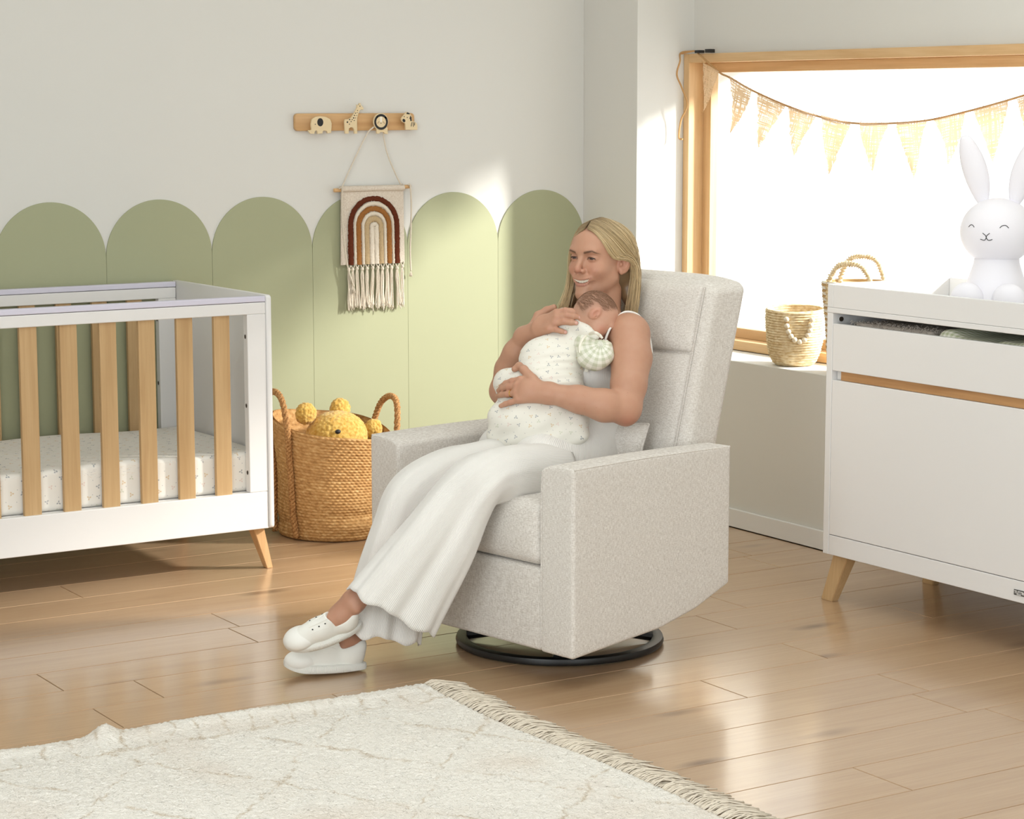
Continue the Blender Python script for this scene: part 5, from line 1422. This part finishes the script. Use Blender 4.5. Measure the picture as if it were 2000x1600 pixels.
# strands laid from the centre parting, tucked behind the left ear, falling in front of the right shoulder
def guides(side):
    if side > 0:
        return [[(.074, .006, .092), (.072, .030, .082), (.064, .056, .050), (.036, .0725, .002), (-.012, .0855, -.002), (-.046, .088, -.030), (-.052, .082, -.100), (-.046, .076, -.178)],
                [(.050, .002, .117), (.042, .034, .104), (.018, .068, .070), (-.018, .086, .028), (-.048, .090, -.010), (-.060, .088, -.06), (-.062, .082, -.12), (-.052, .076, -.182)],
                [(.000, .002, .127), (-.006, .040, .115), (-.024, .076, .076), (-.052, .086, .020), (-.072, .082, -.04), (-.078, .072, -.09), (-.076, .066, -.14), (-.068, .060, -.185)],
                [(-.050, .002, .116), (-.064, .030, .100), (-.086, .052, .062), (-.100, .056, .005), (-.102, .050, -.05), (-.096, .044, -.10), (-.090, .040, -.14), (-.082, .036, -.18)]]
    return [[(.074, -.004, .092), (.077, -.026, .074), (.068, -.050, .040), (.056, -.066, .000), (.042, -.077, -.045), (.036, -.086, -.090), (.046, -.094, -.135), (.060, -.098, -.172)],
            [(.050, -.002, .117), (.046, -.034, .102), (.030, -.066, .066), (.018, -.080, .018), (.012, -.086, -.040), (.016, -.094, -.090), (.026, -.102, -.135), (.044, -.108, -.176)],
            [(.000, -.002, .127), (-.006, -.040, .113), (-.020, -.076, .072), (-.028, -.088, .015), (-.028, -.090, -.045), (-.022, -.096, -.095), (-.010, -.104, -.14), (.010, -.108, -.178)],
            [(-.050, -.002, .116), (-.064, -.030, .100), (-.086, -.052, .062), (-.098, -.060, .005), (-.096, -.060, -.05), (-.088, -.060, -.10), (-.080, -.060, -.14), (-.07, -.06, -.18)]]
mb = MB(); cols = []
for side in (1, -1):
    Gd = np.array(guides(side)); NS = 2000 if side > 0 else 1500; up_ = Gd[..., 2] > 0; Gd[..., 2] = np.where(up_, Gd[..., 2]*.90, Gd[..., 2])
    for k in range(NS):
        s = rng.random()**1.15*2.999; i = int(s); t = s-i; P = Gd[i]*(1-t)+Gd[i+1]*t
        clump = rng.normal(0, 1, 3)*np.array((.0034, .0034, .0024)); depth = rng.random()
        P = P*(1+np.array((1, 1, .4))*(.016-.09*depth)*np.linspace(.3, 1, 8)[:, None])+clump*np.linspace(.2, 1.8, 8)[:, None]
        P[-1, 2] += rng.normal(0, .010); P[-2:, 0] += rng.normal(0, .003)
        P = spline(P, 22); wave = np.sin(np.linspace(0, 5, 22)+rng.uniform(0, 6))*.0012; P[:, 0] += wave*np.linspace(0, 1, 22)
        Wd_ = HC+P@HR.T
        r = np.interp(np.linspace(0, 1, 22), [0, .1, .8, 1], [.0005, .0008, .0007, .0003])*rng.uniform(.7, 1.3)
        V_, F_ = tube(Wd_, r, 4, cap=False, flat=.6); mb.add(V_, F_)
        base = sl(204, 176, 128)*(1-.40*rng.random())+sl(244, 228, 194)*.42*rng.random()**1.6
        tt_ = np.linspace(0, 1, 22); rootd = np.clip(1-tt_/.30, 0, 1)[:, None]
        cc = base[None]*(1-rootd*.62)+sl(120, 94, 66)[None]*rootd*.62*(.8+.4*rng.random())
        cc = cc*(1+.15*tt_[:, None]); cols.append(np.repeat(cc, 4, 0))
ho = mb.build('strands', M_HAIR, hair, angle=180); ho['kind'] = 'stuff'
cl = np.concatenate(cols); at_ = ho.data.color_attributes.new('Col', 'FLOAT_COLOR', 'POINT'); cc = np.ones((len(cl), 4), np.float32); cc[:, :3] = cl; at_.data.foreach_set('color', cc.ravel())

# ---------------------------------------------------------------- clothes: ribbed top, trousers, shoes, ring
def mat_rib(name, col, n):
    g = G(name, col, .9, .12); v = g.coord('UV'); s = g.t.nodes.new('ShaderNodeSeparateXYZ'); g.t.links.new(v, s.inputs[0])
    w = g.math('SINE', g.math('MULTIPLY', s.outputs[0], n*2*PI)); h = g.math('MULTIPLY_ADD', w, .5, .5)
    g.bump(h, .55, .0013); g.link(g.mix(g.rng(g.noise(g.coord(), 8, 2), .3, .7, 0, .25), col, tuple(x*.94 for x in col[:3])+(1,)), 'Base Color'); g.b.inputs['Sheen Weight'].default_value = .2
    return g.m
M_RIB = mat_rib('ribbed_knit', S(238, 234, 228), 1.0)
TP = Blend()
for (cc_, r), k in zip(T_, (.05,)*4): TP.add(ell(chair_pt(*cc_), np.array(r)+.0055, lean), .05)
for s in (1, -1): TP.add(ell(chair_pt(-.105, s*.068, .795), (.0605, .0635, .0605), lean), .03)
TP.chain([np.array(chair_pt(-.03, .085, .545)), np.array(chair_pt(.10, .085, .560))], [.100, .088], .04)
TP.chain([np.array(chair_pt(-.03, -.085, .545)), np.array(chair_pt(.08, -.085, .560))], [.100, .088], .04)
TP.add(ell(chair_pt(-.02, 0, .62), (.10, .15, .05), lean), .04)
TP.sub(ell(chair_pt(-.10, 0, .995), (.20, .105, .125), lean), .006)                 # neckline
for s in (1, -1): TP.sub(cone(chair_pt(-.15, s*.175, .92), chair_pt(-.12, s*.235, .74), .062, .070), .006)      # armholes
V, F = TP.mesh(np.array(chair_pt(-.1, 0, .65))-.36, np.array(chair_pt(-.1, 0, .65))+.36, .0032)
lcl = np.stack([(V[:, 0]-CH_O[0])*math.cos(CH_R)+(V[:, 1]-CH_O[1])*math.sin(CH_R), -(V[:, 0]-CH_O[0])*math.sin(CH_R)+(V[:, 1]-CH_O[1])*math.cos(CH_R), V[:, 2]], 1)
ang = np.arctan2(lcl[:, 1], lcl[:, 0]+.16)
top = big_mesh('ribbed_top', V, F, M_RIB, woman, uv=np.stack([ang*72+100, V[:, 2]], 1))
def strip(name, pts, r, m=M_RIB, par=None): return MB().add(*tube(spline(pts, 60), r, 7)).build(name, m, par or top, angle=180)
M_TRIM = mat_plain('knit_edging', S(240, 236, 230), .9)
strip('shoulder_strap', [(-0.4316, -2.2260, 0.8515), (-0.4256, -2.2349, 0.8929), (-0.4152, -2.2424, 0.9235), (-0.3913, -2.2358, 0.9464), (-0.3555, -2.2200, 0.9623), (-0.3299, -2.2242, 0.9628), (-0.3081, -2.2340, 0.9507), (-0.2941, -2.2473, 0.9232), (-0.2904, -2.2627, 0.8802), (-0.2950, -2.2770, 0.8481)], .0036, M_TRIM)

def pant(stations, name, ribs, depth, hem):
    """stations: (edge A, edge B) surveyed across the leg; an ellipse with folds is lofted through them"""
    A = spline([s[0] for s in stations], 70); Bq = spline([s[1] for s in stations], 70); n = 96; P = np.zeros((70, n, 3)); UVp = np.zeros((70, n, 2))
    cen = (A+Bq)/2; T = np.gradient(cen, axis=0); T /= np.linalg.norm(T, axis=1, keepdims=True)
    for i in range(70):
        ex = (Bq[i]-A[i])/2; hw = np.linalg.norm(ex); ex = ex/hw; ex = ex-T[i]*(ex@T[i]); ex /= np.linalg.norm(ex); ez = np.cross(T[i], ex); ez /= np.linalg.norm(ez)
        if ez@VW > 0: ez = -ez
        t = i/69; d = np.interp(t, np.linspace(0, 1, len(depth)), depth)
        for j in range(n):
            a = 2*PI*j/n; ca, sa = math.cos(a), math.sin(a)
            sup = (abs(ca)**2.3+abs(sa)**2.3)**(-1/2.3)
            fold = (.0038*math.sin(5*a+1+2*t)+.0022*math.sin(9*a+4*t)+.0014*math.sin(15*a))*t**1.3+.0035*math.sin(3*a+9*t)*math.sin(PI*t)
            rr = sup
            p = cen[i]+ex*(ca*(hw*rr+fold))+ez*(sa*(d*rr+fold*1.6))
            if hem: p = p+T[i]*(hem*t**6*(math.sin(6*a)*.5+math.sin(11*a+1)*.3))
            P[i, j] = p; UVp[i, j] = (j/n*ribs+3, t)
    V, F = grid(P, True); uvw = UVp.reshape(-1, 2)
    o = MB(); # duplicate the seam column so the ribs stay continuous
    P2 = np.concatenate([P, P[:, :1]], 1); U2 = np.concatenate([UVp, UVp[:, :1]+np.array([ribs, 0])], 1); V, F = grid(P2)
    o.add(V, F, uv=U2.reshape(-1, 2))
    ob = o.build(name, M_RIB, woman, angle=180); m = ob.modifiers.new('cloth', 'SOLIDIFY'); m.thickness = .003; m.offset = -1
    return ob
pant([((-0.6126, -2.2355, 0.6064), (-0.5812, -2.2797, 0.4585)), ((-0.7398, -2.2617, 0.6119), (-0.6792, -2.2986, 0.4752)), ((-0.8538, -2.2850, 0.6132), (-0.7792, -2.3289, 0.4880)), ((-0.9430, -2.2978, 0.5918), (-0.8437, -2.3370, 0.4813)), ((-1.0138, -2.2868, 0.5322), (-0.8865, -2.3266, 0.4161)), ((-1.0978, -2.2828, 0.4518), (-0.9322, -2.3101, 0.3050)), ((-1.1702, -2.2624, 0.3697), (-0.9747, -2.2827, 0.1996)), ((-1.2374, -2.2414, 0.2898), (-1.0200, -2.2540, 0.0910))],
     'trouser_leg', 190, [.070, .075, .075, .068, .062, .058, .055, .052], .010)
pant([((-0.6136, -2.0903, 0.6141), (-0.5980, -2.1473, 0.4726)), ((-0.7147, -2.0868, 0.6101), (-0.6807, -2.1417, 0.4795)), ((-0.8192, -2.1056, 0.6023), (-0.7505, -2.1442, 0.4865)), ((-0.9164, -2.1012, 0.5824), (-0.8166, -2.1421, 0.4633)), ((-1.0273, -2.0884, 0.5243), (-0.8851, -2.1221, 0.3942)), ((-1.0806, -2.0928, 0.4383), (-0.9225, -2.1229, 0.3183)), ((-1.1330, -2.1106, 0.3465), (-0.9534, -2.1324, 0.2144)), ((-1.1686, -2.1215, 0.2524), (-0.9760, -2.1333, 0.1226)), ((-1.2057, -2.1350, 0.1366), (-0.9890, -2.1378, 0.0449))],
     'trouser_leg', 190, [.07, .075, .072, .068, .065, .062, .058, .055, .055], .012)

M_CANVAS = mat_plain('white_canvas', S(240, 238, 230), .85, .2, (900, .15, .0006)); M_RUB = mat_plain('white_rubber', S(240, 238, 231), .55, .4)
g = G('ribbed_sole', S(238, 236, 228), .6, .3); v = g.coord('UV'); s_ = g.t.nodes.new('ShaderNodeSeparateXYZ'); g.t.links.new(v, s_.inputs[0])
g.bump(g.math('MULTIPLY_ADD', g.math('SINE', g.math('MULTIPLY', s_.outputs[0], 210*2*PI)), .5, .5), .5, .0015); M_SOLE = g.m
def shoe(heel, toe, up, label):
    heel, toe, up = map(np.array, (heel, toe, up)); x = toe-heel; Ln = np.linalg.norm(x); x /= Ln; up = up-x*(up@x); up /= np.linalg.norm(up); y = np.cross(up, x); k = Ln/.245
    R_ = np.stack([x, y, up], 1); w = lambda P: heel+np.asarray(P)*k@R_.T
    B_ = Blend(); E_ = lambda c, r: ell(c, r)
    B_.add(E_((.190, .002, .034), (.050, .038, .030)), .01); B_.add(E_((.130, .0, .042), (.080, .037, .042)), .012); B_.add(E_((.050, 0, .048), (.050, .033, .050)), .012)
    B_.add(cone((.045, 0, .055), (.022, 0, .078), .031, .026), .02); B_.add(cone((.13, 0, .055), (.088, 0, .088), .028, .022), .02)
    B_.sub(E_((.050, 0, .112), (.048, .028, .046)), .006); B_.sub(E_((.055, 0, .085), (.042, .026, .050)), .008)
    B_.sub(lambda P: P[..., 2]-.010, .003)
    V, F = B_.mesh((-.02, -.06, -.01), (.26, .06, .13), .0020)
    ob = big_mesh('shoe', w(V), F, M_CANVAS, woman); ob['label'] = label
    # rubber sole with a ribbed foxing band
    prof = []
    for t in np.linspace(0, 2*PI, 120, endpoint=False):
        cx, sx = math.cos(t), math.sin(t); X_ = .122+.129*cx; wd = .0425*(1+.14*cx-.10*math.cos(2*t)) ; prof.append((X_, wd*np.sign(sx)*abs(sx)**.72, t))
    V = []; U_ = []
    for zz, ins in ((.0, .004), (.003, .0005), (.012, 0), (.021, .0005), (.024, .003)):
        for X_, Y_, t in prof:
            sc = 1-ins/.045; tz = .016*max(0, (X_-.19)/.06)**2
            V.append(((X_-.122)*sc+.122, Y_*sc, zz+tz)); U_.append((t/(2*PI), zz*20))
    n = 120; F = [(l*n+j, l*n+(j+1) % n, (l+1)*n+(j+1) % n, (l+1)*n+j) for l in range(4) for j in range(n-1)]+[(l*n+n-1, l*n, (l+1)*n, (l+1)*n+n-1) for l in range(4)]
    F += [tuple(range(n))[::-1], tuple(4*n+j for j in range(n))]
    MB().add(w(V), F, uv=np.array(U_)+.001).build('sole', M_SOLE, ob, angle=50)
    C_ = Blend(); C_.add(ell((.196, .002, .034), (.0535, .0425, .0335)), .01); C_.sub(cone((.10, -.09, .05), (.10, .09, .05), .062, .062), .003); C_.sub(ell((.12, 0, -.03), (.2, .1, .05)), .002)
    V, F = C_.mesh((.14, -.06, -.01), (.26, .06, .08), .0022); big_mesh('toe_cap', w(V), F, M_RUB, ob)
    def surf(px_, py_):
        zz = np.linspace(.13, .02, 300); d = B_.ev(np.stack([np.full(300, px_), np.full(300, py_), zz], 1)); i = np.nonzero(d < 0)[0]; return zz[i[0]] if len(i) else .05
    for sy in (1, -1):
        rows_ = [(.150, .018), (.128, .0185), (.107, .019)]
        for ex_, ey in rows_:
            z0 = surf(ex_, sy*ey); V_, F_ = lumpy_ball((0, 0, 0), (.0030, .0030, .0016), 2, 0); MB().add(w(V_+np.array((ex_, sy*ey, z0))), F_).build('eyelet', M_STEEL, ob)
        pts = [(xx, sy*(.008+.004*t), surf(xx, sy*(.008+.004*t))+.0008) for t, xx in zip(np.linspace(0, 1, 14), np.linspace(.160, .096, 14))]
        MB().add(w(tube(pts, .0018, 5)[0]), tube(pts, .0018, 5)[1]).build('lace_edge', M_CANVAS, ob)
        pts = [(xx, sy*(.026+.002*t), surf(xx, sy*(.026+.002*t))+.0003) for t, xx in zip(np.linspace(0, 1, 14), np.linspace(.160, .094, 14))]
        MB().add(w(tube(pts, .0008, 5)[0]), tube(pts, .0008, 5)[1]).build('seam', M_CANVAS, ob)
    return ob
shoe((-1.1885, -2.1739, 0.1480), (-1.3733, -2.0959, 0.0936), -VW*.72+VU*.64-VR*.02, 'upper shoe, resting on the other')
shoe((*[chair_pt(.577, -.126, 0)[i] for i in (0, 1)], .004), (*[chair_pt(.776, -.222, 0)[i] for i in (0, 1)], .012), (0, 0, 1), 'lower shoe, standing on the floor')
# gold ring
rgc = (LF[2][0]*.45+LF[2][1]*.55); dr_ = LF[2][1]-LF[2][0]; dr_ /= np.linalg.norm(dr_); e1_ = np.cross(dr_, VU); e1_ /= np.linalg.norm(e1_); e2_ = np.cross(dr_, e1_)
ringp = [rgc+(e1_*math.cos(t)+e2_*math.sin(t))*.0104 for t in np.linspace(0, 2*PI, 40)]
g = G('gold', S(216, 176, 96), .25); g.b.inputs['Metallic'].default_value = 1.0
MB().add(*tube(ringp, .0013, 6, cap=False)).build('ring', g.m, skin, angle=180)
